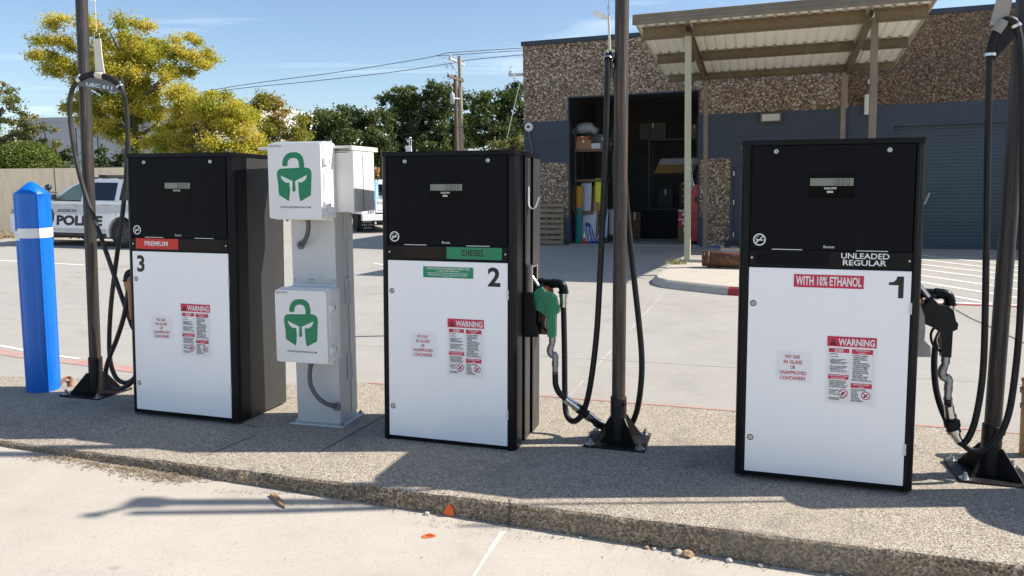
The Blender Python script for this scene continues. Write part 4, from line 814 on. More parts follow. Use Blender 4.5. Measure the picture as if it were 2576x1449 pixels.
# ------------------------------------------------------------------ small kerbed island under the canopy
ip = [(4.62, -7.05), (4.70, -7.45), (4.90, -7.75), (5.25, -7.98), (5.98, -8.36), (6.6, -8.47), (8.1, -8.5), (8.25, -8.3), (8.25, -4.1), (5.3, -4.0), (4.9, -4.4), (4.66, -5.4)]
def off(poly, d):
    out = []; n = len(poly)
    for i in range(n):
        a, b, c = Vector(poly[i - 1]), Vector(poly[i]), Vector(poly[(i + 1) % n]); e1 = (b - a).normalized(); e2 = (c - b).normalized(); nn = (Vector((-e1.y, e1.x)) + Vector((-e2.y, e2.x))).normalized(); out.append(tuple(b + nn * d))
    return out
mb = MB(); zs = [-.05, .02, .10, .13, .135]; ofs = [0, .0, .05, .085, .16]; rings = [[BW(s, t, lot_z(*BW(s, t, 0)[:2]) + z) for s, t in off(ip, o_)] for z, o_ in zip(zs, ofs)]
n = len(ip)
for k in range(4):
    for i in range(n):
        j = (i + 1) % n; red = k < 3 and 4 <= i <= 6; mb.add([rings[k][i], rings[k][j], rings[k + 1][j], rings[k + 1][i]], [(0, 1, 2, 3)], 1 if red else 0, True)
tri = tessellate_polygon([[Vector((s, t, 0)) for s, t in off(ip, .16)]]); mb.add(rings[4], [tuple(t) for t in tri], 2)
struct(mb.build('kerbed_island', [M_KCON, M_RED2, pm('island concrete', (.50, .45, .37), .9, vs=5, bump=.3, bs=50)]))
q0 = BW(5.40, -5.83, 0); q0.z = lot_z(q0.x, q0.y) + .135 + .16; M_RP = mat_rust('heavy pipe rust', (.085, .036, .02), .55, .8, .1, (2.5, 2.5, 2.5), (.25, .10, .042))
rp = thing('rusty_pipe', 'short fat rusty steel pipe with collar lying on the small kerbed island', 'pipe', Matrix.Translation(q0) @ Matrix.Rotation(BYAW - .05, 4, 'Z') @ Matrix.Rotation(math.pi / 2, 4, 'Y'))
mb = MB(); mb.lathe([(.12, 0), (.142, 0), (.142, .05), (.135, .055), (.135, .07), (.150, .075), (.150, 1.5), (.12, 1.5), (.12, .02)], 30); mb.build('pipe', M_RP, rp)
mb = MB(); mb.lathe([(.149, .095), (.163, .10), (.163, .135), (.149, .14)], 30); mb.build('collar', M_RP, rp)
p0 = BW(5.5, -5.25, 0); p0.z = lot_z(p0.x, p0.y) + .135 + .1; mb = MB(); e = BU * 1.6; mb.cyl(p0 + BU * .2 + Vector((0, 0, .07)), p0 + e + Vector((0, 0, .07)), .16, 24); tag(mb.build('metal_duct', M_CHROME, None, loc=p0), 'shiny galvanised duct lying behind the rusty pipe', 'duct')
p0 = BW(4.98, -5.0, 0); p0.z = lot_z(p0.x, p0.y) + .135 + .028; mb = MB(); mb.cyl(p0 - BU * .1, p0 + BU * 1.0, .028, 12); tag(mb.build('conduit_pipe', M_STEEL, None, loc=p0), 'thin grey pipe lying at the foot of the front canopy post', 'pipe')
mb = MB(); c = BW(4.86, -5.35, 0); c.z = lot_z(c.x, c.y) + .135; r = random.Random(2)
for i in range(150):
    a = r.uniform(0, 6.28); q = c + Vector((r.gauss(0, .10), r.gauss(0, .10), 0)); h = r.uniform(.05, .14) * (3 if r.random() < .05 else 1); d = Vector((math.cos(a), math.sin(a), 0)); s = d.cross(Vector((0, 0, 1))) * .006
    mb.add([q - s, q + s, q + d * h * .5 + Vector((0, 0, h))], [(0, 1, 2)])
tag(mb.build('weed_tuft', pm('weed green', (.22, .26, .07), .7, col2=(.34, .30, .12), vs=30), None, loc=c), 'small weed tuft growing beside the front canopy post', 'weed')

# ------------------------------------------------------------------ warehouse
BM = Matrix.Translation(B0) @ Matrix.Rotation(BYAW, 4, 'Z')
wh = thing('warehouse', 'warehouse with brown pebble walls, grey painted band, open bay and roller door', 'building', BM)
GZ = -.2; BX = 24.; TOPZ = 5.66; DEP = 14.
def bpart(name, boxes, mat, bevel=0, parent=wh):
    for bx in boxes:
        mb = MB(); mb.box(*bx); o = mb.build(name, mat, parent, bevel)
    return o
bpart('wall', [(0, 1.278, 0, .25, GZ, 2.41), (0, 1.279, 0, .25, 3.557, TOPZ), (1.279, 4.841, 0, .25, 4.20, TOPZ), (4.841, 8.40, 0, .25, 3.557, TOPZ)], M_PEB)
bpart('wall', [(4.84, 5.62, 0, .25, GZ, 2.41), (6.72, 8.40, 0, .25, GZ, 2.41)], M_PEB)
bpart('wall', [(8.404, BX, .0, .25, 3.60, TOPZ)], M_PEB2)
bpart('painted_band', [(.001, 1.2785, -.006, .245, 2.41, 2.935), (.001, 1.2785, -.006, .245, 2.95, 3.557), (4.8415, 8.399, -.006, .245, 2.41, 2.935), (4.8415, 8.399, -.006, .245, 2.95, 3.557), (8.4035, 9.43, -.006, .245, GZ, 2.935), (8.4035, 9.43, -.006, .245, 2.95, 3.60), (9.43, 13.4, -.006, .245, 3.075, 3.60), (13.4, BX, -.006, .245, GZ, 2.935), (13.4, BX, -.006, .245, 2.95, 3.60), (.002, 1.27, .004, .2, 2.93, 2.955), (4.845, 9.4, .004, .2, 2.93, 2.955)], M_BAND)
bpart('wall', [(0, .25, .25, DEP, GZ, TOPZ), (.25, BX, DEP - .25, DEP, GZ, TOPZ), (BX - .25, BX, .25, DEP - .25, GZ, TOPZ)], M_PEB)
bpart('coping', [(-.04, BX + .04, -.05, .28, TOPZ, TOPZ + .125), (-.04, .28, .28, DEP + .04, TOPZ, TOPZ + .125)], M_COPE, .01)
M_DRY = pm('bay drywall', (.27, .265, .255), .9, col2=(.19, .185, .175), vs=1.2)
bpart('roof', [(.25, BX - .25, .25, DEP - .25, 5.0, 5.2)], pm('roof deck', (.10, .10, .10), .9))
bpart('interior_wall', [(.255, .30, .26, 8.0, GZ, 4.99), (.30, 6.5, 7.95, 8.0, GZ, 4.99), (6.45, 6.5, .26, 7.95, GZ, 4.99)], M_DRY)
bpart('joist', [(.3, 6.4, t, t + .08, 4.62, 4.98) for t in (1.2, 2.6, 4.0, 5.4, 6.8)], pm('joist steel', (.16, .16, .16), .6))
mb = MB(); z0 = lot_z(*BW(3, 0, 0)[:2]) + .012; mb.box(.3, 6.45, -.02, 7.95, -.3, z0 + .02); mb.build('bay_floor', pm('bay floor concrete', (.34, .32, .29), .7, col2=(.24, .225, .2), vs=2), wh)
FZ = z0 + .02
bpart('door_jamb', [(1.279, 1.315, -.012, .25, 0, 4.2), (4.80, 4.840, -.012, .25, 0, 4.2), (1.3155, 4.7995, -.012, .25, 4.165, 4.2)], M_COPE)
bpart('jamb_guard', [(1.17, 1.278, -.03, -.001, -.1, .86), (4.842, 4.94, -.03, -.001, -.1, .88)], M_BAND, .004)
# man door, roller door, downpipe, fittings
md = bpart('door', [(5.70, 6.64, .03, .08, .10, 2.17)], M_BAND, .004)
bpart('door_frame', [(5.62, 5.697, -.01, .22, -.05, 2.26), (6.643, 6.72, -.01, .22, -.05, 2.26), (5.697, 6.643, -.01, .22, 2.173, 2.26), (5.62, 6.72, .0, .24, 2.262, 2.41)], M_BAND, .003, md)
for z in (.35, 1.2, 1.95): bpart('hinge', [(5.69, 5.72, .018, .029, z, z + .12)], M_CHROME, 0, md)
mb = MB(); mb.cyl((6.56, .03, 1.05), (6.56, -.03, 1.05), .018, 12); mb.cyl((6.56, -.03, 1.05), (6.46, -.03, 1.05), .012, 10); mb.build('handle', M_CHROME, md)
mb = MB(); n = 36; h = 3.0 / n; prof = [(.16, .075)]
for i in range(n): z = .075 + i * h; prof += [(.154, z + h * .12), (.154, z + h * .84), (.1605, z + h * .9), (.1605, z + h * .98)]
prof += [(.16, 3.075), (.2, 3.075), (.2, .075)]
mb.prism(prof, 9.432, 13.398, 'x'); mb.build('roller_door', M_ROLL, wh)
bpart('door_sill', [(9.43, 13.4, .01, .25, -.1, .074)], M_KCON)
mb = MB(); mb.box(8.31, 8.37, -.08, -.015, 3.56, 5.55); dp = mb.build('downpipe', pm('pinkish pipe paint', (.34, .22, .17), .6), wh); mb = MB(); mb.box(8.312, 8.368, -.08, -.015, .1, 3.559); mb.build('lower_pipe', M_BAND, dp)
mb = MB(); mb.box(6.33, 6.86, -.10, -.008, 3.28, 3.53); wl = mb.build('flood_light', pm('bronze lamp housing', (.09, .08, .07), .5), wh, .01); mb = MB(); mb.box(6.38, 6.81, -.112, -.101, 3.32, 3.49); mb.build('lens', pm('lamp lens', (.55, .52, .42), .2), wl, .004)
mb = MB(); mb.box(8.75, 9.02, -.14, -.008, 3.38, 3.86); wl = mb.build('wall_light', M_CAB, wh, .01)
mb = MB()
for i in range(6): mb.box(8.77, 9.0, -.150, -.141, 3.42 + .07 * i, 3.465 + .07 * i)
mb.build('louvre', M_STRAP, wl)
mb = MB(); mb.box(8.82, 9.0, -.05, .0, 4.12, 4.23); mb.build('sensor_box', M_CAB, wh, .005)
mb = MB(); mb.cyl((.16, -.008, 3.42), (.16, -.06, 3.42), .12, 24); mb.cyl((.16, -.06, 3.42), (.16, -.10, 3.42), .075, 20); cm = mb.build('camera', M_CAB, wh); mb = MB(); mb.cyl((.16, -.099, 3.42), (.16, -.115, 3.42), .04, 16); mb.build('lens', M_DTXT, cm)
mb = MB(); mb.tube(spline([(.17, -.03, 3.32), (.18, -.03, 3.1), (.25, -.03, 2.8), (.22, -.03, 2.62), (.10, -.03, 2.66), (.02, -.02, 2.82)], 6), .022, 10); mb.build('conduit', pm('grey conduit', (.12, .125, .14), .55, vs=20), cm)

# ------------------------------------------------------------------ canopy in front of the warehouse
cn = thing('carport_canopy', 'tan steel canopy with cream corrugated roof on four posts before the warehouse', 'canopy', BM)
M_CREAM = pm('pale green cream paint', (.47, .47, .33), .6, col2=(.40, .38, .25), vs=4, vscale=(3, 3, .6)); M_TAN = pm('tan beam paint', (.165, .130, .075), .6, col2=(.11, .087, .052), vs=3, lo=.4, hi=.65)
M_TAN2 = pm('brown post paint', (.225, .18, .125), .6, col2=(.17, .14, .10), vs=3); M_RUSTB = mat_rust('rusty tan beam', (.205, .165, .092), .36, .65, .1, (1, 6, 6), (.20, .095, .04))
M_ROOFS = pm('cream roof sheet', (.90, .88, .78), .5, col2=(.83, .80, .69), vs=1.5)
lz = lambda s, t: lot_z(*BW(s, t, 0)[:2])
for s, t, w, zt, mt, nm in ((5.005, -4.72, .06, 4.74, M_CREAM, 0), (8.40, -4.72, .06, 4.74, M_TAN2, 0), (5.05, -.75, .052, 4.33, M_TAN2, 0), (8.22, -.75, .052, 4.33, M_TAN2, 0)):
    mb = MB(); mb.box(s - w, s + w, t - w, t + w, lz(s, t) - .02 + (.13 if t < -4 and s < 8 else 0), zt); mb.build('post', mt, cn, .006)
def beam(name, p, q, w, h, mat):     # p, q (s, t, z) on the lower edge; C-section
    p, q = Vector(p), Vector(q); d = (q - p).normalized(); s = d.cross(Vector((0, 0, 1))).normalized(); up = s.cross(d); mb = MB(); t = .012
    for a0, a1, b0, b1 in ((-w / 2, -w / 2 + t, 0, h), (-w / 2 + t, w / 2, 0, t), (-w / 2 + t, w / 2, h - t, h)):
        vs = [c + s * a + up * b for c in (p, q) for a, b in ((a0, b0), (a1, b0), (a1, b1), (a0, b1))]
        mb.add(vs, [(0, 1, 2, 3), (7, 6, 5, 4), (0, 4, 5, 1), (1, 5, 6, 2), (2, 6, 7, 3), (3, 7, 4, 0)])
    return mb.build(name, mat, cn)
for s in (5.02, 8.32): beam('rafter', (s, -5.0, 4.745), (s, -.45, 4.32), .10, .17, M_TAN)
SL = -.106
for t, h in ((-4.80, .25), (-2.73, .21), (-.72, .17)):
    zt = 4.94 + SL * (t + 4.72); z0_ = zt - h
    for a, b in ((4.10, 4.95), (5.09, 8.25), (8.39, 9.28)): beam('purlin', (a, t, z0_), (b, t, z0_), .07, h, M_RUSTB if t < -4 else M_TAN)
mb = MB(); per = .205; prof = []; s = 4.03
while s < 9.28: prof += [(s, 0), (s + .11, 0), (s + .135, .038), (s + .18, .038)]; s += per
prof += [(s, 0)]
t0_, t1_ = -5.36, -.42; z_at = lambda t: 4.955 + SL * (t + 4.72); n = len(prof)
for dz in (0, .004): mb.add([(a, t, z_at(t) + b + dz) for t in (t0_, t1_) for a, b in prof], [(i, i + 1, i + 1 + n, i + n) for i in range(n - 1)])
mb.build('roof_sheet', M_ROOFS, cn)
mb = MB(); prof = [(0, 0), (.03, -.012), (.03, -.07), (.045, -.075), (.045, -.14), (.06, -.145), (.06, -.205), (.015, -.21), (.015, -.19), (0, -.19)]
mb.prism([(t0_ - .01 - a, z_at(t0_) + .085 + b) for a, b in prof], 4.0, 9.36, 'x'); mb.build('front_gutter', M_TAN2, cn)
for s0_, s1_ in ((4.0, 4.028), (9.335, 9.36)):
    mb = MB(); za, zb = z_at(t0_), z_at(t1_)
    mb.add([(s, t, z) for s in (s0_, s1_) for t, z in ((t0_, za - .03), (t1_, zb - .03), (t1_, zb + .06), (t0_, za + .06))], [(0, 1, 2, 3), (7, 6, 5, 4), (0, 4, 5, 1), (1, 5, 6, 2), (2, 6, 7, 3), (3, 7, 4, 0)]); mb.build('edge_trim', M_CREAM, cn)

# ------------------------------------------------------------------ things in and by the open bay
def bthing(name, label, cat, s, t, z, rz=0., group=None): return thing(name, label, cat, BM @ Matrix.Translation((s, t, z)) @ Matrix.Rotation(rz, 4, 'Z'), group)
M_DARK = pm('dark rack steel', (.03, .03, .035), .5); M_CARD = pm('brown card', (.15, .092, .05), .8, vs=5)
rk = bthing('storage_rack', 'black steel rack along the left wall of the open bay', 'rack', 1.52, .42, FZ)
for y in (0, .95, 1.9):
    for x in (-.14, .75):
        mb = MB(); mb.box(x - .03, x + .03, y - .03, y + .03, 0, 3.2); mb.build('upright', M_DARK, rk)
for z in (.86, 1.78, 2.62):
    mb = MB(); mb.box(-.14, .75, -.03, 1.93, z - .03, z + .012); mb.box(-.16, .77, -.05, -.031, z - .05, z + .02); mb.build('shelf', M_CARD, rk)
bk = bthing('storage_rack', 'steel shelf across the back of the open bay', 'rack', 3.05, 3.2, FZ)
for x in (0, 1.45, 2.9):
    for y in (0, .8): mb = MB(); mb.box(x - .03, x + .03, y - .03, y + .03, 0, 3.6); mb.build('upright', M_DARK, bk)
for z in (.9, 1.95, 3.0):
    mb = MB(); mb.box(-.03, 2.93, -.02, .82, z - .05, z); mb.build('shelf', M_DARK, bk)
SIG = {'yellow': (.75, .72, .02), 'orange': (.72, .33, .03), 'silver': (.5, .52, .55), 'blue': (.02, .04, .25), 'brown': (.28, .15, .07), 'teal': (.05, .35, .32), 'white': (.66, .67, .7), 'pale blue': (.35, .5, .65)}
def sign_blank(col, s, t, z, w, h, rz, tilt, lab):
    root = bthing('sign_board', lab, 'sign', s, t, z, rz, 'sign blanks stored in the bay'); R = Matrix.Rotation(tilt, 4, 'X')
    mb = MB(); mb.prism(rrect(-w / 2, w / 2, 0, h, .035), -.004, .004, 'y', 0, R); mb.build('board', pm('sign %s' % col, SIG[col], .4), root)
    if col in ('yellow', 'orange', 'white'):
        mb = MB(); a = rrect(-w / 2 + .015, w / 2 - .015, .015, h - .015, .028); c = rrect(-w / 2 + .03, w / 2 - .03, .03, h - .03, .02); n = len(a)
        mb.add([(x, -.0055, y) for x, y in a] + [(x, -.0055, y) for x, y in c], [(i, (i + 1) % n, (i + 1) % n + n, i + n) for i in range(n)], 0, False, R); mb.build('border', M_DTXT, root)
L1, L2, L3 = FZ + .88, FZ + 1.80, FZ + .01
for a in [('orange', 1.44, .40, L2 - .90, .30, .72, -.2, -.05, 'orange sign blank on the upper rack shelf next to the left door jamb'), ('silver', 1.66, .44, L2 - .9, .34, .80, -.3, -.08, 'tall silver sign blank right of the orange one, upper rack row'), ('brown', 1.86, .52, L2 - .9, .30, .70, -.3, -.1, 'brown sign blank with a bare face, upper rack row'),
          ('yellow', 2.02, .46, L2 - .9, .26, .92, -.35, -.04, 'fluorescent yellow sign with black border in the rack'), ('white', 2.14, .56, L2 - .9, .26, .62, -.4, -.08, 'white bordered sign just right of the yellow one'), ('orange', 2.52, .62, L2 - .9, .24, .78, -.5, -.04, 'orange bordered sign at the right end of the rack row'),
          ('teal', 1.46, .36, L3, .20, 1.0, -.4, -.03, 'teal sign blank standing low beside the left door jamb'), ('white', 1.70, .40, L1 - .86, .36, .86, -.2, -.08, 'white bordered sign in the lower rack row, behind the blue ones'), ('silver', 1.80, .34, L3 + .16, .36, .72, -.3, -.1, 'dull silver blank low in the rack, left of the brown board'), ('brown', 1.96, .34, L3 + .1, .15, 1.05, -.2, -.06, 'narrow brown board standing in the lower rack row'),
          ('pale blue', 2.16, .40, L3 + .15, .30, .80, -.5, -.08, 'pale blue blank in the lower rack row right of the brown board'), ('white', 2.38, .52, L3 + .2, .26, .74, -.6, -.05, 'white sign with dark edge low in the rack, near the hose'), ('silver', 2.58, .62, L3 + .3, .26, .86, -.6, -.06, 'tall silver blank at the right end of the lower row'),
          ('pale blue', 2.70, .70, L3 + .4, .22, .6, -.6, -.08, 'pale blue blank hanging by the right end of the lower row')]: sign_blank(*a)
for i in range(5):
    root = bthing('sign_board', 'dark blue street name sign leaning at the foot of the rack', 'sign', 1.86 + .075 * i, .16 + .035 * i, FZ + .012, -.15, 'dark blue signs leaning at the rack')
    R = Matrix.Rotation(.18, 4, 'Y') @ Matrix.Rotation(-.30, 4, 'X')
    R = Matrix.Rotation(-.30, 4, 'X') @ Matrix.Rotation(-.30, 4, 'Y')
    mb = MB(); mb.prism(rrect(-.05, .05, 0, .62, .01), -.003, .003, 'y', 0, R); mb.build('board', pm('sign blue', SIG['blue'], .4), root)
    mb = MB(); q = R @ Matrix.Rotation(-math.pi / 2, 4, 'Y'); put_text(mb, 'DRIVING', .08, .5, -.03, .03, -.0045, 0, .01, M=q); mb.build('lettering', M_WTXT, root)
LEAN = Matrix.Rotation(-.35, 4, 'X')
first = bthing('leaning_board', 'thin brown board with white upper half in the slanted row on the upper shelf', 'board', 3.22, 2.95, FZ + 1.955, 0, 'boards leaning in a row on the upper shelf')
mb = MB(); mb.prism([(0, 0), (.062, 0), (.178, .27), (.116, .27)], 0, .03, 'y', 0, LEAN); mb.build('board', pm('ochre board', (.40, .22, .08), .8, vs=5), first)
mb = MB(); mb.prism([(.116, .271), (.160, .271), (.245, .47), (.201, .47)], 0, .03, 'y', 0, LEAN); mb.build('white_edge', M_CAB, first)
for i in range(1, 18): c = copy_tree(first); c.location = BM @ Vector((3.22 + .066 * i, 2.95, FZ + 1.955))
def carton(s, t, z, w, d, h, rz, lab, grp, mat=M_CARD):
    root = bthing('cardboard_box', lab, 'box', s, t, z, rz, grp); mb = MB(); mb.box(-w / 2, w / 2, -d / 2, d / 2, 0, h); mb.build('carton', mat, root, .006)
    mb = MB(); mb.box(-.025, .025, -d / 2 - .0015, d / 2, h - .001, h + .0015); mb.box(-.025, .025, -d / 2 - .002, -d / 2 - .0005, h * .7, h); mb.build('tape', M_STRAP, root)
for r_ in range(4):
    for c_ in range(2): carton(4.07 + .23 * c_, 3.35, FZ + .905 + .19 * r_, .21, .25, .185, .1, 'small carton, %s of eight on the back shelf' % (['bottom row', 'second row', 'third row', 'top row'][r_] + (' left' if c_ == 0 else ' right')), 'cartons stacked on the back shelf')
carton(3.55, 3.35, FZ + .905, .45, .4, .55, 0, 'dark carton left of the small carton stack on the back shelf', 'dark cartons', pm('dark card', (.06, .05, .04), .8))
carton(5.1, 3.35, FZ + 1.955, .5, .4, .42, 0, 'large dark carton on the upper back shelf right of the panels', 'dark cartons', pm('dark card', (.06, .05, .04), .8))
carton(2.75, 2.3, FZ, .35, .35, .8, .1, 'tall brown carton stack end beside the middle post', 'floor cartons')
for i, (s, t, z, w, h, c, lb) in enumerate(((1.62, .55, 2.64, .42, .26, (.30, .17, .08), 'wide brown carton on the top rack shelf by the left jamb'), (1.95, .60, 2.64, .30, .16, (.55, .55, .53), 'white flat carton on the top rack shelf'), (2.10, .9, 2.64, .34, .34, (.16, .12, .09), 'dark carton at the right of the top rack shelf'), (1.60, .55, 2.905, .34, .10, (.38, .10, .05), 'flat rust red carton on the wide brown carton'), (5.35, 3.4, .905, .55, .45, (.10, .09, .085), 'low black case on the back shelf at right'), (4.95, 3.3, .905, .30, .28, (.34, .03, .03), 'small red carton on the back shelf at right'), (3.15, 3.4, 1.955 + 1.05, .8, .5, (.13, .11, .09), 'large dark carton on the topmost back shelf'), (4.4, 3.4, 1.955 + 1.05, .6, .4, (.22, .15, .09), 'brown carton on the topmost back shelf'))):
    carton(s, t, FZ + z, w, .34, h, 0, lb, 'cartons on the bay shelves', pm('carton colour %d' % i, c, .8))
for i, (s, t, z, h) in enumerate(((1.55, .75, 3.02, .42), (1.85, 1.2, 2.64, .55), (1.6, 1.3, 2.64, .62))):
    bg_ = bthing('wrapped_bundle', ['grey plastic wrapped bundle on the top rack shelf, frontmost', 'middle grey wrapped bundle deep on the top rack shelf', 'hindmost grey wrapped bundle deep on the top rack shelf'][i], 'bundle', s, t, FZ + z, .3 * i); mb = MB(); mb.tube(spline([(-.3, 0, .12), (-.1, 0, h * .5), (.15, .02, h * .55), (.38, 0, .10)], 5), [.10] * 4 + [.16] * 8 + [.11] * 4, 12); mb.build('wrap', pm('grey plastic wrap', (.30, .31, .32), .35), bg_)
wb = bthing('workbench', 'black draped workbench across the middle of the bay', 'bench', 3.85, 2.6, FZ); mb = MB(); mb.box(-.95, .6, -.3, .3, .02, .86); mb.build('drape', pm('black cloth', (.008, .008, .008), .9), wb, .02); mb = MB(); mb.box(-.98, .63, -.33, .33, .861, .89); mb.build('bench_top', M_DARK, wb)
def cooler(z, lab, col):
    root = bthing('tool_case', lab, 'tool case', 4.36, .95, z, .05, 'red cases stacked in the bay'); mb = MB(); mb.box(-.16, .16, -.12, .12, 0, .20); mb.build('case_body', pm('case %s' % col[0], col[1], .4), root, .015); mb = MB(); mb.box(-.165, .165, -.125, .125, .201, .24); mb.build('lid', M_CAB, root, .01); mb = MB(); mb.box(-.06, .06, -.135, -.121, .08, .16); mb.build('handle', M_CAB, root, .005)
carton(4.36, .95, FZ, .34, .3, .42, .05, 'brown carton under the red cases inside the bay', 'floor cartons')
cooler(FZ + .422, 'lower red case with white lid on the brown carton', ('red', (.40, .02, .03))); cooler(FZ + .664, 'upper red case with white lid, topmost of the stack', ('red', (.40, .02, .03)))
lc = bthing('tool_chest', 'tall red tool cabinet at the right side of the open bay', 'cabinet', 4.67, .55, FZ + .08, 0); mb = MB(); mb.prism([(-.13, 0), (.12, 0), (.12, 1.55), (.02, 1.5), (-.13, 1.32)], -.25, .25, 'y'); mb.build('chest', pm('tool chest red', (.48, .015, .025), .35, coat=.3), lc, .01)
for z in (.55, .75): mb = MB(); mb.box(-.10, .08, -.265, -.251, z, z + .02); mb.build('handle', M_DARK, lc)
mb = MB(); mb.box(.02, .09, -.256, -.251, 1.05, 1.2); mb.build('badge', M_DTXT, lc)
for y in (-.2, .2): mb = MB(); mb.cyl((-.05, y, -.04), (-.09, y, -.04), .045, 16); mb.cyl((.09, y, -.04), (.05, y, -.04), .045, 16); mb.build('caster', M_RUB, lc)
for i, (x, z, a) in enumerate(((4.60, 1.62, .28), (4.68, 1.6, .05), (4.75, 1.6, -.18))):
    mb = MB(); p = BM @ Vector((x, .5, FZ + 1.35)); mb.cyl(p, p + Vector((-.12 + a * .5, .1, .95 - .15 * i)), .012, 8); tag(mb.build('garden_tool', M_CHROME, None, loc=p), ['metal tool handle leaning left above the red cabinet', 'upright metal tool handle above the red cabinet', 'tool handle leaning right above the red cabinet'][i], 'garden tool')
cnn = bthing('traffic_cone', 'small orange and white cone standing by the left bay jamb', 'cone', 1.68, .16, FZ); mb = MB(); mb.lathe([(.07, 0), (.07, .012), (.05, .014), (.03, .16)], 20); mb.build('cone_base', M_RSIGN, cnn); mb = MB(); mb.lathe([(.03, .161), (.016, .30), (.0, .31)], 20); mb.build('cone_top', M_WTXT, cnn)
M_PAL = mat_wood('weathered pallet wood', (.17, .12, .085), (.34, .255, .18), (1.5, 12, 12))
pl_ = bthing('wooden_pallet', 'grey weathered wooden pallet leaning on the pebble wall left of the bay', 'pallet', .66, -.24, lot_z(*BW(.66, -.24, 0)[:2]), 0); R = Matrix.Rotation(-.12, 4, 'X')
for x in (-.50, 0, .46): mb = MB(); mb.box(x - .02, x + .02, .016, .10, 0, 1.2, 0, R); mb.build('stringer', M_PAL, pl_)
for i in range(8): mb = MB(); z = .03 + i * .15; mb.box(-.52, .50, .0, .0155, z, z + random.Random(i).uniform(.085, .11), 0, R); mb.build('deck_board', M_PAL, pl_)
for i in range(3): mb = MB(); z = .05 + i * .5; mb.box(-.52, .50, .1005, .115, z, z + .1, 0, R); mb.build('deck_board', M_PAL, pl_)
ws = [BW(5.6 + .0, -.3, 0), BW(7.0, -.35, 0)]
p = BW(4.9, -.22, 0); p.z = lot_z(p.x, p.y) + .02; mb = MB(); mb.tube(spline([p, p + BU * .3 + Vector((0, 0, .01)), p + BU * .6 - BN * .03, p + BU * .9], 5), .018, 8); tag(mb.build('water_hose', pm('blue hose', (.03, .12, .5), .5), None, loc=p), 'short blue hose lying along the wall right of the bay', 'hose')
p = BW(5.4, -.25, 0); p.z = lot_z(p.x, p.y) + .025; mb = MB(); mb.cyl(p, p + BU * 1.6, .022, 10); tag(mb.build('plastic_pipe', M_WPLAS, None, loc=p), 'white plastic pipe lying along the foot of the wall', 'pipe')
p = BW(5.75, -.30, 0); p.z = lot_z(p.x, p.y); ff = thing('floor_clamp', 'black metal saddle block standing over the white pipe', 'metal block', Matrix.Translation(p) @ Matrix.Rotation(BYAW, 4, 'Z')); mb = MB(); mb.box(-.24, -.10, -.06, .06, 0, .19); mb.box(.10, .24, -.06, .06, 0, .19); mb.box(-.10, .10, -.02, .02, .05, .12); mb.build('block', M_DARK, ff, .005)

# ------------------------------------------------------------------ police car
R0 = lot_px(312, 625); th = math.radians(16); ux = Vector((math.cos(th), -math.sin(th), 0)); org = R0 - ux * 3.94; org.z = (lot_z(R0.x, R0.y) + lot_z(org.x, org.y)) / 2
slope = math.atan2(lot_z(R0.x, R0.y) - lot_z(*(R0 - ux * 2.95)[:2]), 2.95); org.z = lot_z(*(R0 - ux * 2.95)[:2]) - .99 * math.sin(slope); org += Vector((ux.y * -1, ux.x, 0)) * .96
CM = Matrix.Translation(org) @ Matrix.Rotation(-th, 4, 'Z') @ Matrix.Rotation(-slope, 4, 'Y')
car = thing('police_car', 'white police SUV lettered ADDISON POLICE, parked before the concrete wall', 'police car', CM)
M_CWHITE = pm('white car paint', (.88, .88, .88), .25, col2=(.85, .85, .85), vs=1, coat=.6); M_CGREY = pm('grey reflective stripe', (.62, .62, .62), .35)
M_TYRE = pm('tyre rubber', (.018, .018, .018), .75, vs=20); M_TRIM = pm('black car trim', (.014, .014, .015), .4); M_GLASS = mat_glass('side window glass', (.02, .03, .028), .45); M_GLASSD = pm('dark tinted glass', (.006, .008, .012), .05, coat=.5)
def arch(cx, r, a0, a1, n=10, cz=.405): return [(cx + r * math.cos(math.radians(a0 + (a1 - a0) * i / n)), cz + r * math.sin(math.radians(a0 + (a1 - a0) * i / n))) for i in range(n + 1)]
out_ = [(.04, .36), (.12, .30)] + arch(.99, .47, 193, -13) + [(1.6, .32), (3.3, .32)] + arch(3.94, .47, 193, -13) + [(5.05, .42), (5.16, .50), (5.18, .62), (5.17, 1.05), (5.13, 1.25), (5.04, 1.70), (4.95, 1.80), (4.4, 1.86), (3.3, 1.885), (2.75, 1.87), (2.42, 1.81), (2.1, 1.66), (1.62, 1.34), (1.48, 1.27), (.55, 1.17), (.22, 1.10), (.07, 1.0), (.0, .82), (.01, .5)]
hw = lambda z, x=2.: (1.0 if z < 1.27 else 1.0 - .20 * (z - 1.27) / .6) - (.06 * max(0, .5 - x) / .5) - .02 * max(0, .5 - z) / .2
mb = MB(); tri = tessellate_polygon([[Vector((a, b, 0)) for a, b in out_]]); n = len(out_)
fl = [(a, -hw(b, a), b) for a, b in out_]; fr = [(a, hw(b, a), b) for a, b in out_]
mb.add(fl + fr, [tuple(t) for t in tri] + [tuple(i + n for i in reversed(t)) for t in tri] + [(i, (i + 1) % n, (i + 1) % n + n, i + n) for i in range(n)])
body = mb.build('body', M_CWHITE, car, .03)
def side(name, poly, mat, d=.006, parent=car, y_sign=-1, thick=None):
    mb = MB(); tri = tessellate_polygon([[Vector((a, b, 0)) for a, b in poly]]); n = len(poly)
    a_ = [(a, y_sign * (hw(b, a) + d), b) for a, b in poly]; b_ = [(a, y_sign * (hw(b, a) - .01), b) for a, b in poly]
    mb.add(a_ + b_, [tuple(t) for t in tri] + [tuple(i + n for i in reversed(t)) for t in tri] + [(i, (i + 1) % n, (i + 1) % n + n, i + n) for i in range(n)]); return mb.build(name, mat, parent)
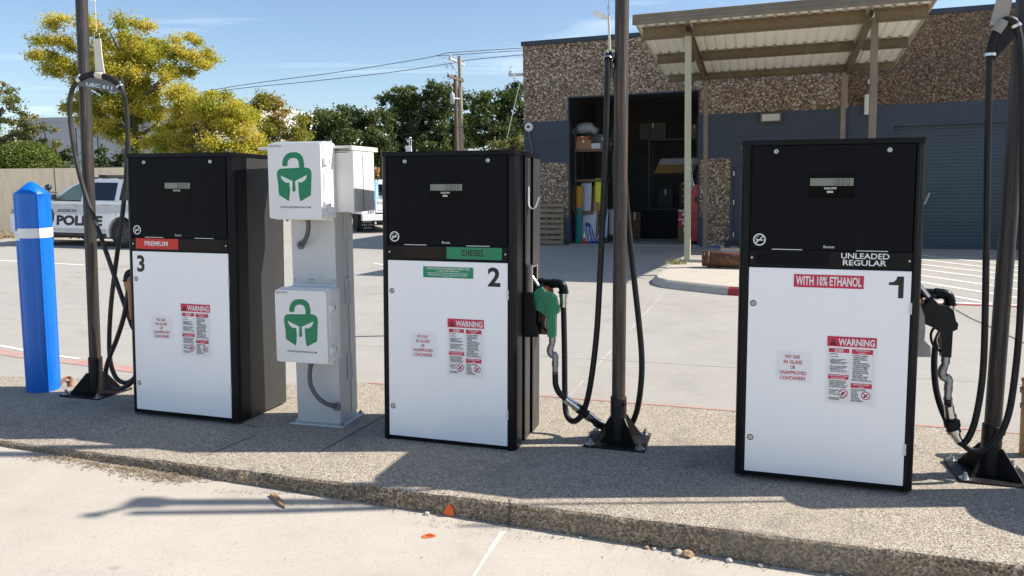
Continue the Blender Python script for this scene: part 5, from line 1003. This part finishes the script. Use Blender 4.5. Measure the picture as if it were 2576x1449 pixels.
for sg in (-1, 1):
    side('door_window', [(1.72, 1.31), (2.60, 1.30), (2.60, 1.775), (2.46, 1.765), (2.22, 1.67)], M_GLASSD if sg > 0 else pm('green tinted glass', (.19, .25, .20), .08, col2=(.13, .17, .14), vs=2, coat=.5), y_sign=sg)
    side('rear_door_window', [(2.82, 1.30), (3.72, 1.30), (3.72, 1.785), (2.82, 1.79)], M_GLASSD, y_sign=sg); side('quarter_window', [(3.88, 1.31), (4.88, 1.34), (4.78, 1.74), (3.88, 1.775)], M_GLASSD, y_sign=sg)
    side('window_trim', [(1.60, 1.275), (2.60, 1.265), (2.60, 1.298), (1.70, 1.306)], M_TRIM, .008, y_sign=sg)
    side('rocker_panel', [(1.50, .31), (3.40, .31), (3.40, .395), (1.50, .395)], M_TRIM, .012, y_sign=sg)
    for x in (1.47, 2.72, 3.74): side('door_seam', [(x, .42), (x + .012, .42), (x + .012, 1.28), (x, 1.28)], M_JOINT, .002, y_sign=sg)
side('stripe', [(1.0, .93), (3.45, .93), (4.4, 1.0), (5.1, 1.05), (5.1, 1.2), (1.0, 1.18)], M_CGREY, .003); side('lower_stripe', [(1.50, .42), (3.42, .42), (3.42, .52), (1.50, .52)], M_CGREY, .003)
for x in (2.18, 3.30):
    mb = MB(); mb.box(x, x + .24, -1.045, -1.0, 1.125, 1.165); mb.build('door_handle', M_CHROME, car, .012)
M_CLET = pm('brown black lettering', (.022, .016, .014), .5)
mb = MB(); put_text(mb, 'ADDISON', 1.76, 2.42, .965, 1.05, -1.006, 0, .03, .2); put_text(mb, 'POLICE', 1.71, 3.28, .595, .88, -1.006, 0, .05, .12); mb.build('lettering', M_CLET, car)
mb = MB(); n = 28; mb.add([(1.46 + .19 * math.cos(2 * math.pi * i / n), -1.006, .86 + .26 * math.sin(2 * math.pi * i / n)) for i in range(n)], [tuple(range(n))], 0); mb.add([(1.46 + .15 * math.cos(2 * math.pi * i / n), -1.0075, .86 + .20 * math.sin(2 * math.pi * i / n)) for i in range(n)], [tuple(range(n))], 1)
for i in range(5): a = math.pi / 2 + i * 2 * math.pi / 5; mb.add([(1.46, -1.009, .86), (1.46 + .05 * math.cos(a - .5), -1.009, .86 + .06 * math.sin(a - .5)), (1.46 + .13 * math.cos(a), -1.009, .86 + .17 * math.sin(a)), (1.46 + .05 * math.cos(a + .5), -1.009, .86 + .06 * math.sin(a + .5))], [(0, 1, 2, 3)], 2)
mb.build('badge', [M_CLET, pm('badge brown', (.16, .06, .035), .5), pm('badge tan', (.4, .27, .2), .5)], car)
for x in (.99, 3.94):
    for sg in (-1, 1):
        mb = MB(); q = Matrix.Translation((x, sg * .86, .405)) @ Matrix.Rotation(math.pi / 2 * (1 if sg < 0 else -1), 4, 'X'); mb.lathe([(.25, -.12), (.385, -.12), (.405, -.10), (.405, .10), (.385, .125), (.27, .13), (.25, .11)], 40, 0, q); w_ = mb.build('wheel', M_TYRE, car)
        mb = MB(); mb.lathe([(.0, .075), (.06, .085), (.25, .11), (.262, .125), (.268, .12)], 30, 0, q)
        for i in range(6): mb.box(-.03, .03, .08, .235, .098, .122, 1, q @ Matrix.Rotation(i * math.pi / 3, 4, 'Z'))
        mb.lathe([(.07, .09), (.06, .128), (0, .13)], 16, 1, q); mb.build('rim', [M_TRIM, pm('dark rim', (.06, .06, .062), .4)], w_)
    mb = MB(); mb.box(x - .46, x + .46, -.80, .80, .42, .95); mb.build('wheel_well', M_TYRE, car)
mb = MB(); mb.box(.3, 5.0, -.85, .85, .24, .33); mb.build('underbody', M_TYRE, car)
mb = MB(); mb.box(1.56, 1.80, -1.20, -1.02, 1.31, 1.47); mb.box(1.66, 1.72, -1.03, -.97, 1.32, 1.38); mb.build('side_mirror', M_TRIM, car, .03)
mb = MB(); mb.sphere((1.52, -1.03, 1.64), .095, 10); mb.cyl((1.52, -1.03, 1.56), (1.56, -1.02, 1.50), .018, 8); mb.cyl((1.54, -1.02, 1.51), (1.76, -.97, 1.51), .015, 8); mb.build('spotlight', pm('black gloss lamp', (.01, .01, .01), .12, coat=1), car)
mb = MB(); mb.box(2.9, 3.2, -.66, .66, 1.93, 2.0); mb.box(2.95, 3.15, -.60, -.5, 1.87, 1.93); mb.box(2.95, 3.15, .5, .6, 1.87, 1.93); mb.build('light_bar', M_TRIM, car, .02)
for y in (-.66, .66): mb = MB(); mb.box(2.7, 4.6, y - .02, y + .02, 1.905, 1.935); [mb.box(x, x + .1, y - .02, y + .02, 1.86, 1.905) for x in (2.75, 3.6, 4.4)]; mb.build('roof_rail', M_TRIM, car)
side('headlight', [(.03, .88), (.30, .93), (.42, 1.07), (.12, 1.03)], M_LCD, .006); mb = MB(); mb.box(-.03, .05, -.93, .93, .34, .62); mb.build('bumper', M_CWHITE, car, .02); mb = MB(); mb.box(-.012, .03, -.6, .6, .68, 1.0); mb.build('grille', M_TRIM, car)

# ------------------------------------------------------------------ white utility truck seen between pedestal and pump
tr0 = lot_px(911, 587); TM = Matrix.Translation(tr0) @ Matrix.Rotation(math.radians(25), 4, 'Z')
tk = thing('utility_truck', 'white utility pickup with box body seen from behind, between pedestal and DIESEL pump', 'truck', TM)
def tpart(name, boxes, mat, bevel=.01, parent=tk):
    mb = MB()
    for b in boxes: mb.box(*b)
    return mb.build(name, mat, parent, bevel)
tpart('utility_body', [(0, .50, .0, 2.5, .66, 1.42), (1.60, 2.10, .0, 2.5, .66, 1.42), (.50, 1.60, .0, 2.5, .70, .78)], M_CWHITE)
tpart('tailgate', [(.52, 1.58, -.02, .03, .72, 1.18)], M_CWHITE); tpart('tailgate_rib', [(.60, 1.50, -.035, -.021, 1.05, 1.12), (.60, 1.50, -.035, -.021, .80, .84)], M_CAB, .004)
tpart('bumper', [(-.02, 2.12, -.22, -.03, .44, .66)], M_CWHITE, .015)
tpart('cab', [(.08, 2.02, 2.52, 5.6, .5, 1.2)], M_CWHITE, .06); mb = MB(); mb.prism([(2.55, 1.2), (4.7, 1.2), (4.1, 1.86), (2.75, 1.9)], .16, 1.94, 'x'); mb.build('cab_roof', M_CWHITE, tk, .05)
tpart('rear_window', [(.35, 1.75, 2.50, 2.56, 1.28, 1.72)], M_GLASSD, 0)
for y in (1.05, 4.7):
    for x in (.02, 1.84): mb = MB(); mb.cyl((x, y, .4), (x + .25, y, .4), .4, 28); mb.build('wheel', M_TYRE, tk)
tpart('mudflap', [(.06, .60, .52, .54, .06, .50)], M_TYRE, 0); tpart('mudflap', [(1.50, 2.04, .52, .54, .06, .50)], M_TYRE, 0); mb = MB(); put_text(mb, 'KNAPHEIDE', .17, .50, .34, .40, .515, 0, .02); put_text(mb, '- - -  - - -', .14, .54, .24, .29, .515); put_text(mb, '- - - - - -', .2, .48, .13, .18, .515); mb.build('mudflap_lettering', M_CAB, tk)
tpart('chassis', [(.55, 1.55, .1, 5.2, .38, .60)], M_TYRE, 0)
M_TAIL = pm('red tail lamp', (.6, .02, .02), .2); q = Matrix.Rotation(math.pi / 2, 4, 'X')
for x in (.31, 1.79):
    mb = MB(); mb.cyl((x, -.02, 1.22), (x, .01, 1.22), .10, 20); mb.build('tail_lamp', M_TAIL, tk); mb = MB(); mb.cyl((x, -.02, .98), (x, .01, .98), .09, 20, 0); mb.cyl((x, -.024, .98), (x, -.02, .98), .065, 20, 1); mb.build('reversing_lamp', [M_CAST, M_WTXT], tk); mb = MB(); mb.box(x - .08, x + .1, -.012, -.001, .83, .85); mb.build('reflector_strip', M_TAIL, tk)
mb = MB(); put_text(mb, '-0397', .2, .46, .69, .77, -.004, 0, .02); mb.build('number_lettering', M_DTXT, tk)
p = TM @ Vector((.66, .6, .785)); br = thing('blue_barrel', 'light blue tube standing in the truck bed with tools in it', 'barrel', p); mb = MB(); mb.lathe([(.13, 0), (.13, 1.05), (.118, 1.05), (.118, .1)], 24); mb.build('tube', pm('light blue plastic', (.14, .40, .70), .4), br)
for i, (x, y, a, rz) in enumerate(((-.06, 0, -.03, .0), (.01, .03, .0, .5), (.07, -.02, .03, -.3))):
    q0 = p + Vector((x, y, .3)); gl = thing('bundled_tool', ['leftmost glove topped tool handle in the blue tube', 'middle glove topped tool handle in the blue tube', 'rightmost glove topped tool handle in the blue tube'][i], 'tool', Matrix.Translation(q0) @ Matrix.Rotation(a * 2, 4, 'Y') @ Matrix.Rotation(rz, 4, 'Z'), 'tools in the blue tube')
    mb = MB(); mb.cyl((0, 0, -.2), (0, 0, 1.0), .022, 8); mb.build('shaft', mat_wood('handle wood', (.35, .22, .1), (.2, .12, .06)) if i == 0 else M_CARD, gl); mb = MB(); mb.tube(spline([(0, 0, .93), (0, 0, 1.05), (.01, 0, 1.17), (.04, .02, 1.24)], 4), [.03] * 4 + [.06] * 5 + [.05] * 4, 10, 0, r2=.05); mb.build('leather_glove', pm('tan leather', (.52, .28, .11), .7, col2=(.2, .09, .04), vs=12), gl)

# ------------------------------------------------------------------ wall, far buildings, poles, wires
wa = lot_px(-60, 598); wb_ = Vector((-9.2, 25.6, 0)); d = (wb_ - wa); d.z = 0; wl_ = d.length; ang = math.atan2(d.y, d.x)
WMX = Matrix.Translation((wa.x, wa.y, lot_z(wa.x, wa.y) - .1)) @ Matrix.Rotation(ang, 4, 'Z')
cw = thing('concrete_wall', 'plain tan concrete wall behind the police car', 'wall', WMX)
mt, nt, b, out = _new('streaked concrete'); co = _coord(nt, (3, 3, .35)); nn = _noise(nt, co, 2.2, 7, .65); c = _ramp(nt, nn, [(.3, (.44, .375, .275)), (.55, (.55, .475, .36)), (.75, (.49, .42, .315))]); nt.links.new(c, b.inputs['Base Color']); b.inputs['Roughness'].default_value = .9; M_STW = mt
mb = MB(); mb.box(-6, wl_, 0, .25, -.3, 2.28); mb.build('wall_panel', M_STW, cw)
mb = MB(); [mb.box(x, x + .02, -.004, .002, .0, 2.27) for x in (-2.2, 2.4)]; mb.build('panel_joint', M_JOINT, cw)
o = MB(); rr = random.Random(12)
for i in range(1200):
    x = rr.uniform(-4, 6); y = -abs(rr.gauss(0, .35)); p = WMX @ Vector((x, y - .03, 0)); p.z = lot_z(p.x, p.y) + rr.random() ** 2 * .25 * max(0, 1 + y); t = rr.uniform(0, 3.14); dd = Vector((math.cos(t), math.sin(t), rr.uniform(-.5, .5))) * .05; e = Vector((-dd.y, dd.x, .03))
    o.add([p - dd, p - e * .6, p + dd, p + e * .6], [(0, 1, 2, 3)])
oo = o.build('fallen_leaves', mat_wood('fallen leaves', (.10, .05, .02), (.42, .28, .10), (7, 7, 7))); oo['kind'] = 'stuff'
def far_box(name, label, cat, p, q, depth, mat, joints=()):
    d = q - p; L_ = Vector((d.x, d.y)).length; M = Matrix.Translation((p.x, p.y, -.5)) @ Matrix.Rotation(math.atan2(d.y, d.x), 4, 'Z'); root = thing(name, label, cat, M)
    mb = MB(); h0, h1 = p.z + .5, q.z + .5; mb.add([(0, 0, 0), (L_, 0, 0), (L_, depth, 0), (0, depth, 0), (0, 0, h0), (L_, 0, h1), (L_, depth, h1), (0, depth, h0)], [(0, 3, 2, 1), (4, 5, 6, 7), (0, 1, 5, 4), (1, 2, 6, 5), (2, 3, 7, 6), (3, 0, 4, 7)]); mb.build('wall', mat, root)
    mb = MB(); mb.add([(-.1, -.1, h0), (L_ + .1, -.1, h1), (L_ + .1, .3, h1), (-.1, .3, h0), (-.1, -.1, h0 + .35), (L_ + .1, -.1, h1 + .35), (L_ + .1, .3, h1 + .35), (-.1, .3, h0 + .35)], [(0, 3, 2, 1), (4, 5, 6, 7), (0, 1, 5, 4), (1, 2, 6, 5), (2, 3, 7, 6), (3, 0, 4, 7)]); mb.build('parapet', mat, root)
    if joints: mb = MB(); [mb.box(L_ * t, L_ * t + .08, -.03, .02, .3, min(h0, h1) - .1) for t in joints]; mb.box(0, L_, -.03, .02, h0 * .50, h0 * .50 + .07); mb.box(0, L_, -.03, .02, h0 * .40, h0 * .40 + .07); mb.build('panel_joint', M_JOINT, root)
    return root
far_box('tilt_wall_building', 'pale grey windowless building behind the left trees', 'building', at_depth(60, 308, 62), at_depth(520, 300, 56), 20, pm('pale grey wall', (.42, .43, .45), .9, vs=.3), (.12, .3, .42, .62, .8))
far_box('white_building', 'distant white flat roofed building behind the trees', 'building', at_depth(640, 262, 84), at_depth(1010, 345, 120), 25, pm('white wall', (.74, .74, .73), .9, vs=.3))
M_PT = mat_wood('tan pole wood', (.25, .21, .155), (.37, .32, .24), (9, 9, .4)); M_PB = mat_wood('brown pole wood', (.08, .055, .042), (.16, .115, .085), (9, 9, .4)); M_CER = pm('grey porcelain', (.5, .5, .52), .3)
def pole(label, px, top, D, r, mat, arms, extras):
    b = at_depth(px, top, D); root = thing('utility_pole', label, 'utility pole', (b.x, b.y, lot_z(b.x, b.y) - .2)); bz = lot_z(b.x, b.y) - .2; H = b.z - bz; loc = Vector((b.x, b.y, bz))
    mb = MB(); mb.cyl((0, 0, 0), (0, 0, H), r * 1.25, 16, 0, r1=r * .85); mb.build('shaft', mat, root)
    for (p, q, d0, d1) in arms:
        P, Q = at_depth(*p, D + d0) - loc, at_depth(*q, D + d1) - loc; mb = MB(); dd = (Q - P).normalized(); s_ = dd.cross(Vector((0, 0, 1))).normalized() * .06; u_ = Vector((0, 0, .07)); mb.add([P - s_ - u_, P + s_ - u_, P + s_ + u_, P - s_ + u_, Q - s_ - u_, Q + s_ - u_, Q + s_ + u_, Q - s_ + u_], [(0, 3, 2, 1), (4, 5, 6, 7), (0, 1, 5, 4), (1, 2, 6, 5), (2, 3, 7, 6), (3, 0, 4, 7)]); am = mb.build('crossarm', M_CER if mat is not M_PB else M_PB, root)
        for t in (.03, .3, .97): c = P.lerp(Q, t); mb = MB(); mb.lathe([(.03, .07), (.07, .10), (.05, .14), (.07, .17), (.04, .22), (.02, .25)], 12, 0, Matrix.Translation(c)); mb.build('insulator', M_CER, am)
    for kind, p in extras:
        P = at_depth(*p, D - .5) - loc; mb = MB()
        if kind == 'fuse': mb.cyl(P + Vector((-.11, 0, .22)), P + Vector((.11, 0, -.22)), .032, 8); mb.cyl(P + Vector((-.2, 0, .3)), P + Vector((-.02, 0, .36)), .02, 6); mb.cyl(P + Vector((.13, 0, -.26)), P + Vector((.0, .5, -.2)), .02, 6); mb.build('fuse_cutout', M_CER, root)
        else: mb.lathe([(.0, -.34), (.13, -.34), (.14, .2), (.12, .27), (.05, .29), (.04, .4), (.0, .41)], 18, 0, Matrix.Translation(P)); mb.cyl(P, P + Vector((.4, .4, 0)), .05, 6); mb.build('transformer', M_CER, root)
    return root
pole('tall tan wooden utility pole with white crossarm in front of the dark trees', 1156, 141, 48, .135, M_PT, [((1131, 146), (1167, 163), -1.6, 1.6)], [('fuse', (1121, 160)), ('fuse', (1135, 163)), ('fuse', (1145, 172))])
pole('shorter dark brown utility pole close on the left of the tall tan one', 1145, 189, 46.5, .13, M_PB, [((1127, 191), (1165, 204), -1.4, 1.4)], [('fuse', (1122, 209)), ('fuse', (1134, 214)), ('transformer', (1138, 247))])
pole('grey utility pole mostly hidden behind the warehouse corner, its arm sticking out left', 1352, 150, 40, .13, M_CAST, [((1279, 189), (1420, 183), 0, .2)], [('fuse', (1290, 185))])
def wire(label, pts, D, r=.02, grp='overhead wires', col=None):
    P = spline([at_depth(*p, D if len(p) == 2 else D) for p in pts], 8); mb = MB(); mb.tube(P, r, 6); o = mb.build('overhead_wire', col or pm('wire black', (.02, .02, .022), .6), None, loc=P[0]); tag(o, label, 'wire', grp)
wire('topmost overhead wire running over the tall tan pole to the warehouse', [(200, 292), (560, 222), (860, 180), (1070, 146), (1120, 134), (1156, 131), (1314, 121), (1600, 104)], 47.8)
wire('second overhead wire just under the topmost one', [(1100, 141), (1156, 137), (1314, 127), (1600, 112)], 49.0)
wire('lower overhead wire dipping left from the tall tan pole into the yellow tree', [(200, 284), (560, 228), (760, 207), (975, 183), (1130, 160), (1165, 153), (1314, 138), (1600, 118)], 48.4)
wire('thin dark wire crossing the dark trees, lower one', [(700, 382), (972, 345), (1142, 322), (1330, 305)], 44, .014)
wire('thin dark wire crossing the dark trees, upper one', [(700, 310), (972, 286), (1142, 268)], 44.3, .012)
wire('pale guy wire slanting down left of the warehouse corner', [(1308, 207), (1286, 300), (1266, 392)], 38, .02, 'guy wires', M_PED)
wire('thin drop wire hanging from the upper wires to the hidden pole arm', [(1248, 130), (1257, 150), (1260, 175), (1268, 187)], 41, .012, 'guy wires', M_PED)
vp = at_depth(1029, 390, 9.0); g = lot_z(vp.x, vp.y); vt = thing('vent_post', 'white square post with a bright metal loop on top, behind the DIESEL pump', 'vent post', (vp.x, vp.y, g)); h = at_depth(1029, 367, 9.0).z - g
mb = MB(); mb.box(-.033, .033, -.03, .03, 0, h); mb.build('post', M_WPLAS, vt, .003); mb = MB(); mb.tube(spline([(.008, 0, h - .01), (.008, 0, h + .08), (.014, 0, h + .10), (.026, 0, h + .10), (.030, 0, h + .08), (.030, 0, h - .03)], 4), .006, 8); mb.build('metal_loop', M_CHROME, vt)

# ------------------------------------------------------------------ trees and shrubs
def leaf_mesh(name, P, size, tint, mat, parent, seed, flat=.0):
    rg = np.random.default_rng(seed); n = len(P)
    a = rg.normal(size=(n, 3)); a[:, 2] *= (1 - flat); a /= np.linalg.norm(a, axis=1)[:, None]
    b = np.cross(a, rg.normal(size=(n, 3))); b /= np.linalg.norm(b, axis=1)[:, None]
    s = size * rg.uniform(.6, 1.35, n)[:, None]
    vs = np.stack([P - a * s, P - b * s * .55 + a * s * .1, P + a * s, P + b * s * .55 + a * s * .1], 1).reshape(-1, 3)
    me = bpy.data.meshes.new(name); me.vertices.add(4 * n); me.vertices.foreach_set('co', vs.ravel().astype(np.float32))
    me.loops.add(4 * n); me.loops.foreach_set('vertex_index', np.arange(4 * n, dtype=np.int32)); me.polygons.add(n); me.polygons.foreach_set('loop_start', np.arange(0, 4 * n, 4, dtype=np.int32)); me.polygons.foreach_set('loop_total', np.full(n, 4, dtype=np.int32))
    at = me.attributes.new('tint', 'FLOAT', 'FACE'); at.data.foreach_set('value', tint.astype(np.float32)); me.materials.append(mat); me.update(); me.validate()
    o = bpy.data.objects.new(name, me); COL.objects.link(o); o.parent = parent; return o
def tree(name, label, cat, blobs, D, trunk_px, mat, bark, leaf=.07, dens=1., clump=.30, seed=1, group=None, r0=.16, gap=.0, base=0.):
    rg = np.random.default_rng(seed); k = D / F
    tp = at_depth(trunk_px, 600, D); loc = Vector((tp.x, tp.y, lot_z(tp.x, tp.y) - .1)); root = thing(name, label, cat, loc, group)
    P = []; T = []; mb = MB(); cs = []
    for (cx, cy, rx, ry) in blobs:
        dz = rg.uniform(-1, 1) * rx * k * .8; C = np.array(at_depth(cx, cy, D + dz) - loc); cs.append((Vector(C), rx * k))
        R = np.array([rx * k, max(rx, ry) * k * .9, ry * k]) * 1.1; nc = max(5, int(dens * rx * ry * k * k / (clump * clump) * 2.0))
        q = rg.normal(size=(nc, 3)); q /= np.linalg.norm(q, axis=1)[:, None]; q *= rg.uniform(.15, 1, nc)[:, None] ** .45; cc = C + q * R
        m_ = max(8, int(dens * 5.5 * clump * clump / (leaf * leaf)))
        for c in cc:
            if c[2] < .3: continue
            cr_ = clump * rg.uniform(.55, 1.25); dv = rg.normal(size=(m_, 3)); dv /= np.linalg.norm(dv, axis=1)[:, None]; pts = c + dv * (np.abs(rg.normal(0, 1.15, m_)).clip(0, 2.3))[:, None] * cr_ * rg.uniform(.7, 1.35, 3) * np.array([.55, .55, .38]); P.append(pts); T.append(np.clip(rg.normal(.5, .22) + rg.normal(0, .13, m_), 0, 1))
            if rg.random() < .35: ctr = Vector(C); mb.tube([ctr + (Vector(c) - ctr) * .1, (ctr + Vector(c)) * .5 + Vector(rg.normal(size=3) * .12), Vector(c)], [.028, .018, .008], 5)
    P = np.concatenate(P); T = np.concatenate(T)
    top = max(c.z for c, _ in cs); low = min(c.z for c, _ in cs); fork = Vector((0, 0, max(.6, low * .75 + .15)))
    mb.tube([(0, 0, 0), fork * .5 + Vector((.04, 0, 0)), fork], [r0 * 1.25, r0, r0 * .9], 12)
    lead = Vector((sum(c.x for c, _ in cs) / len(cs) * .5, 0, top * .9)); mb.tube(spline([fork - Vector((0, 0, .1)), fork.lerp(lead, .5) + Vector((.15, 0, 0)), lead], 5), [r0 * .8 * (1 - i / 11) + .02 for i in range(11)], 8)
    for c, r in cs:
        st = fork.lerp(lead, min(.8, max(0, (c.z - fork.z) / (top - fork.z + .01) * .55))); md = st.lerp(c, .5) + Vector((rg.normal() * .2, rg.normal() * .2, .25 * r)); mb.tube(spline([st, md, c], 5), [r0 * .45 * (1 - i / 10.5) + .012 for i in range(11)], 6)
    mb.build('trunk', bark, root); leaf_mesh('crown', P, leaf, T, mat, root, seed); return root
BARK = mat_wood('grey brown bark', (.06, .045, .035), (.17, .135, .105), (6, 6, 1)); BARKD = mat_wood('dark bark', (.035, .028, .022), (.10, .08, .06), (6, 6, 1))
LY = mat_leaf('yellow leaves', [(0, (.15, .19, .026)), (.3, (.34, .35, .04)), (.6, (.54, .48, .07)), (1, (.64, .53, .18))], .5)
LYG = mat_leaf('olive yellow leaves', [(0, (.10, .13, .025)), (.4, (.25, .25, .04)), (.75, (.40, .33, .07)), (1, (.36, .24, .10))], .4)
LD = mat_leaf('dark oak leaves', [(0, (.022, .042, .014)), (.4, (.058, .092, .026)), (.75, (.12, .155, .045)), (1, (.19, .20, .07))], .28)
LO = mat_leaf('olive leaves', [(0, (.07, .085, .03)), (.5, (.17, .18, .06)), (1, (.30, .27, .12))], .3)
LG = mat_leaf('bright hedge leaves', [(0, (.05, .085, .014)), (.5, (.125, .165, .03)), (1, (.23, .26, .06))], .25)
tree('yellow_tree', 'large yellow autumn tree behind the leftmost post, tallest of the trees', 'tree', [(140, 95, 48, 45), (118, 150, 36, 34), (165, 165, 45, 38), (215, 120, 38, 55), (275, 75, 55, 38), (335, 95, 62, 52), (285, 140, 58, 48), (400, 110, 55, 40), (465, 125, 50, 36), (512, 150, 30, 28), (350, 175, 70, 45), (425, 190, 48, 36), (300, 225, 50, 42), (370, 250, 55, 45), (205, 220, 28, 26), (180, 262, 26, 20), (245, 268, 34, 26), (395, 300, 48, 32), (290, 310, 52, 34), (330, 345, 48, 28), (225, 300, 22, 30), (300, 180, 60, 50), (340, 240, 60, 50), (245, 185, 45, 45), (310, 270, 50, 40)], 28.5, 352, LY, BARK, .044, 1.5, .40, 3, 'autumn trees', .19)
tree('yellow_tree', 'broad low golden yellow tree right of the tallest tree, over the PREMIUM pump', 'tree', [(470, 250, 55, 42), (540, 265, 55, 45), (585, 300, 55, 50), (500, 310, 62, 48), (440, 335, 48, 40), (560, 350, 60, 42), (620, 345, 42, 42), (480, 375, 60, 28), (410, 370, 40, 26), (640, 385, 40, 26)], 26.5, 520, LY, BARK, .042, 1.9, .40, 5, 'autumn trees', .13)
tree('thinning_tree', 'thin brownish olive tree losing its leaves, behind the upper white box', 'tree', [(640, 262, 42, 28), (690, 285, 46, 36), (735, 315, 34, 42), (655, 310, 48, 38), (700, 345, 50, 36), (745, 365, 30, 30), (670, 380, 45, 24), (610, 290, 30, 36)], 31, 668, LYG, BARK, .046, 1.35, .36, 8, 'autumn trees', .14)
tree('olive_tree', 'feathery olive tree at the left picture edge above the clipped hedge', 'tree', [(-30, 250, 60, 45), (15, 275, 36, 34), (45, 310, 40, 30), (95, 322, 40, 15), (20, 340, 48, 34), (70, 352, 44, 24), (115, 372, 30, 26), (-40, 330, 60, 60), (140, 395, 30, 24), (105, 400, 40, 24)], 30, -20, LO, BARK, .055, 1.1, .28, 13, None, .13)
for i, (lb, bl_, D, tx, mt_, sd) in enumerate((('dark green oak, leftmost of the dark trees, above the upper white box', [(790, 318, 40, 34), (830, 300, 42, 30), (775, 355, 36, 38), (820, 350, 48, 36), (865, 340, 42, 40), (800, 385, 50, 26), (850, 385, 46, 26), (800, 430, 60, 26), (870, 435, 60, 26)], 43, 815, LD, 21),
        ('dark green oak between the leftmost dark oak and the tall one', [(880, 300, 40, 28), (915, 318, 42, 36), (945, 300, 30, 28), (900, 355, 45, 36), (945, 360, 42, 38), (915, 390, 50, 24), (920, 430, 60, 26), (960, 450, 50, 40)], 46, 912, LD, 22),
        ('tallest dark oak, left of the two utility poles', [(1010, 238, 34, 26), (1050, 255, 44, 36), (1088, 232, 28, 24), (1105, 262, 36, 36), (985, 275, 38, 38), (1040, 305, 60, 42), (1100, 315, 44, 44), (980, 325, 42, 40), (1030, 360, 62, 36), (1095, 365, 46, 34), (975, 375, 40, 30), (1030, 400, 60, 26), (980, 420, 50, 30)], 52, 1045, LD, 23),
        ('dark oak directly behind the two utility poles', [(1150, 245, 28, 30), (1170, 285, 36, 38), (1140, 310, 40, 40), (1175, 335, 42, 36), (1150, 370, 46, 30)], 54, 1160, LD, 24),
        ('dark oak next to the warehouse corner', [(1225, 258, 34, 28), (1262, 248, 34, 22), (1300, 250, 32, 30), (1240, 295, 44, 36), (1290, 300, 44, 40), (1220, 335, 36, 34), (1270, 345, 48, 36), (1335, 300, 40, 50), (1310, 350, 40, 40)], 49, 1262, LD, 25))):
    tree('oak_tree', lb, 'tree', bl_, D, tx, mt_, BARKD, .092, 1.95, .48, sd, 'dark oaks beyond the lot', .2)
tree('young_tree', 'lighter green young tree low beside the warehouse corner', 'tree', [(1215, 378, 34, 20), (1262, 372, 36, 22), (1300, 370, 30, 26), (1235, 405, 44, 22), (1290, 405, 44, 26)], 36, 1255, LO, BARK, .07, 1.3, .32, 31)
for lb, bl_, D, tx, sd in (('dark shrub behind the wall left of the leftmost post', [(168, 402, 22, 26), (190, 425, 30, 22), (160, 430, 22, 18)], 27, 176, 41), ('dense dark shrub behind the wall between post and hoses', [(262, 395, 34, 26), (300, 405, 34, 26), (240, 420, 36, 22), (285, 430, 44, 18)], 27.5, 270, 42), ('dark shrub behind the PREMIUM pump under the yellow trees', [(400, 400, 36, 22), (450, 408, 40, 20), (360, 405, 34, 24)], 28, 410, 43), ('shrub low behind the pedestal, left of the truck', [(690, 410, 40, 26), (735, 420, 40, 26), (770, 430, 36, 28), (725, 470, 50, 40)], 34, 725, 44)):
    tree('shrub', lb, 'shrub', bl_, D, tx, LD if sd != 44 else LO, BARKD, .065, 1.0, .24, sd, 'shrubs behind the wall', .05)
hc = at_depth(68, 432, 26.8); loc = Vector((hc.x, hc.y, lot_z(hc.x, hc.y))); hd = thing('clipped_hedge', 'bright green dome shaped clipped hedge behind the concrete wall', 'hedge', loc)
rg = np.random.default_rng(77); q = rg.normal(size=(26000, 3)); q /= np.linalg.norm(q, axis=1)[:, None]; q = q[q[:, 2] > -.35]; k = 26.8 / F; RR = np.array([84 * k, 74 * k, 74 * k]); cz = hc.z - loc.z
P = q * RR * (1 + rg.normal(0, .018, len(q)))[:, None] + np.array([0, 0, cz]); leaf_mesh('foliage', P, .042, np.clip(rg.normal(.5, .25, len(P)), 0, 1), LG, hd, 78)
mb = MB(); mb.lathe([(RR[1] * .93 * math.cos(a), cz + RR[2] * .93 * math.sin(a)) for a in [-.35 + i * (math.pi / 2 + .35) / 12 for i in range(13)]], 30); mb.lathe([(.3, 0), (.3, cz)], 12); mb.build('dark_core', pm('hedge inside', (.02, .032, .010), .9), hd)  # solid dark core added inside the leaves to block sight through, on a stem
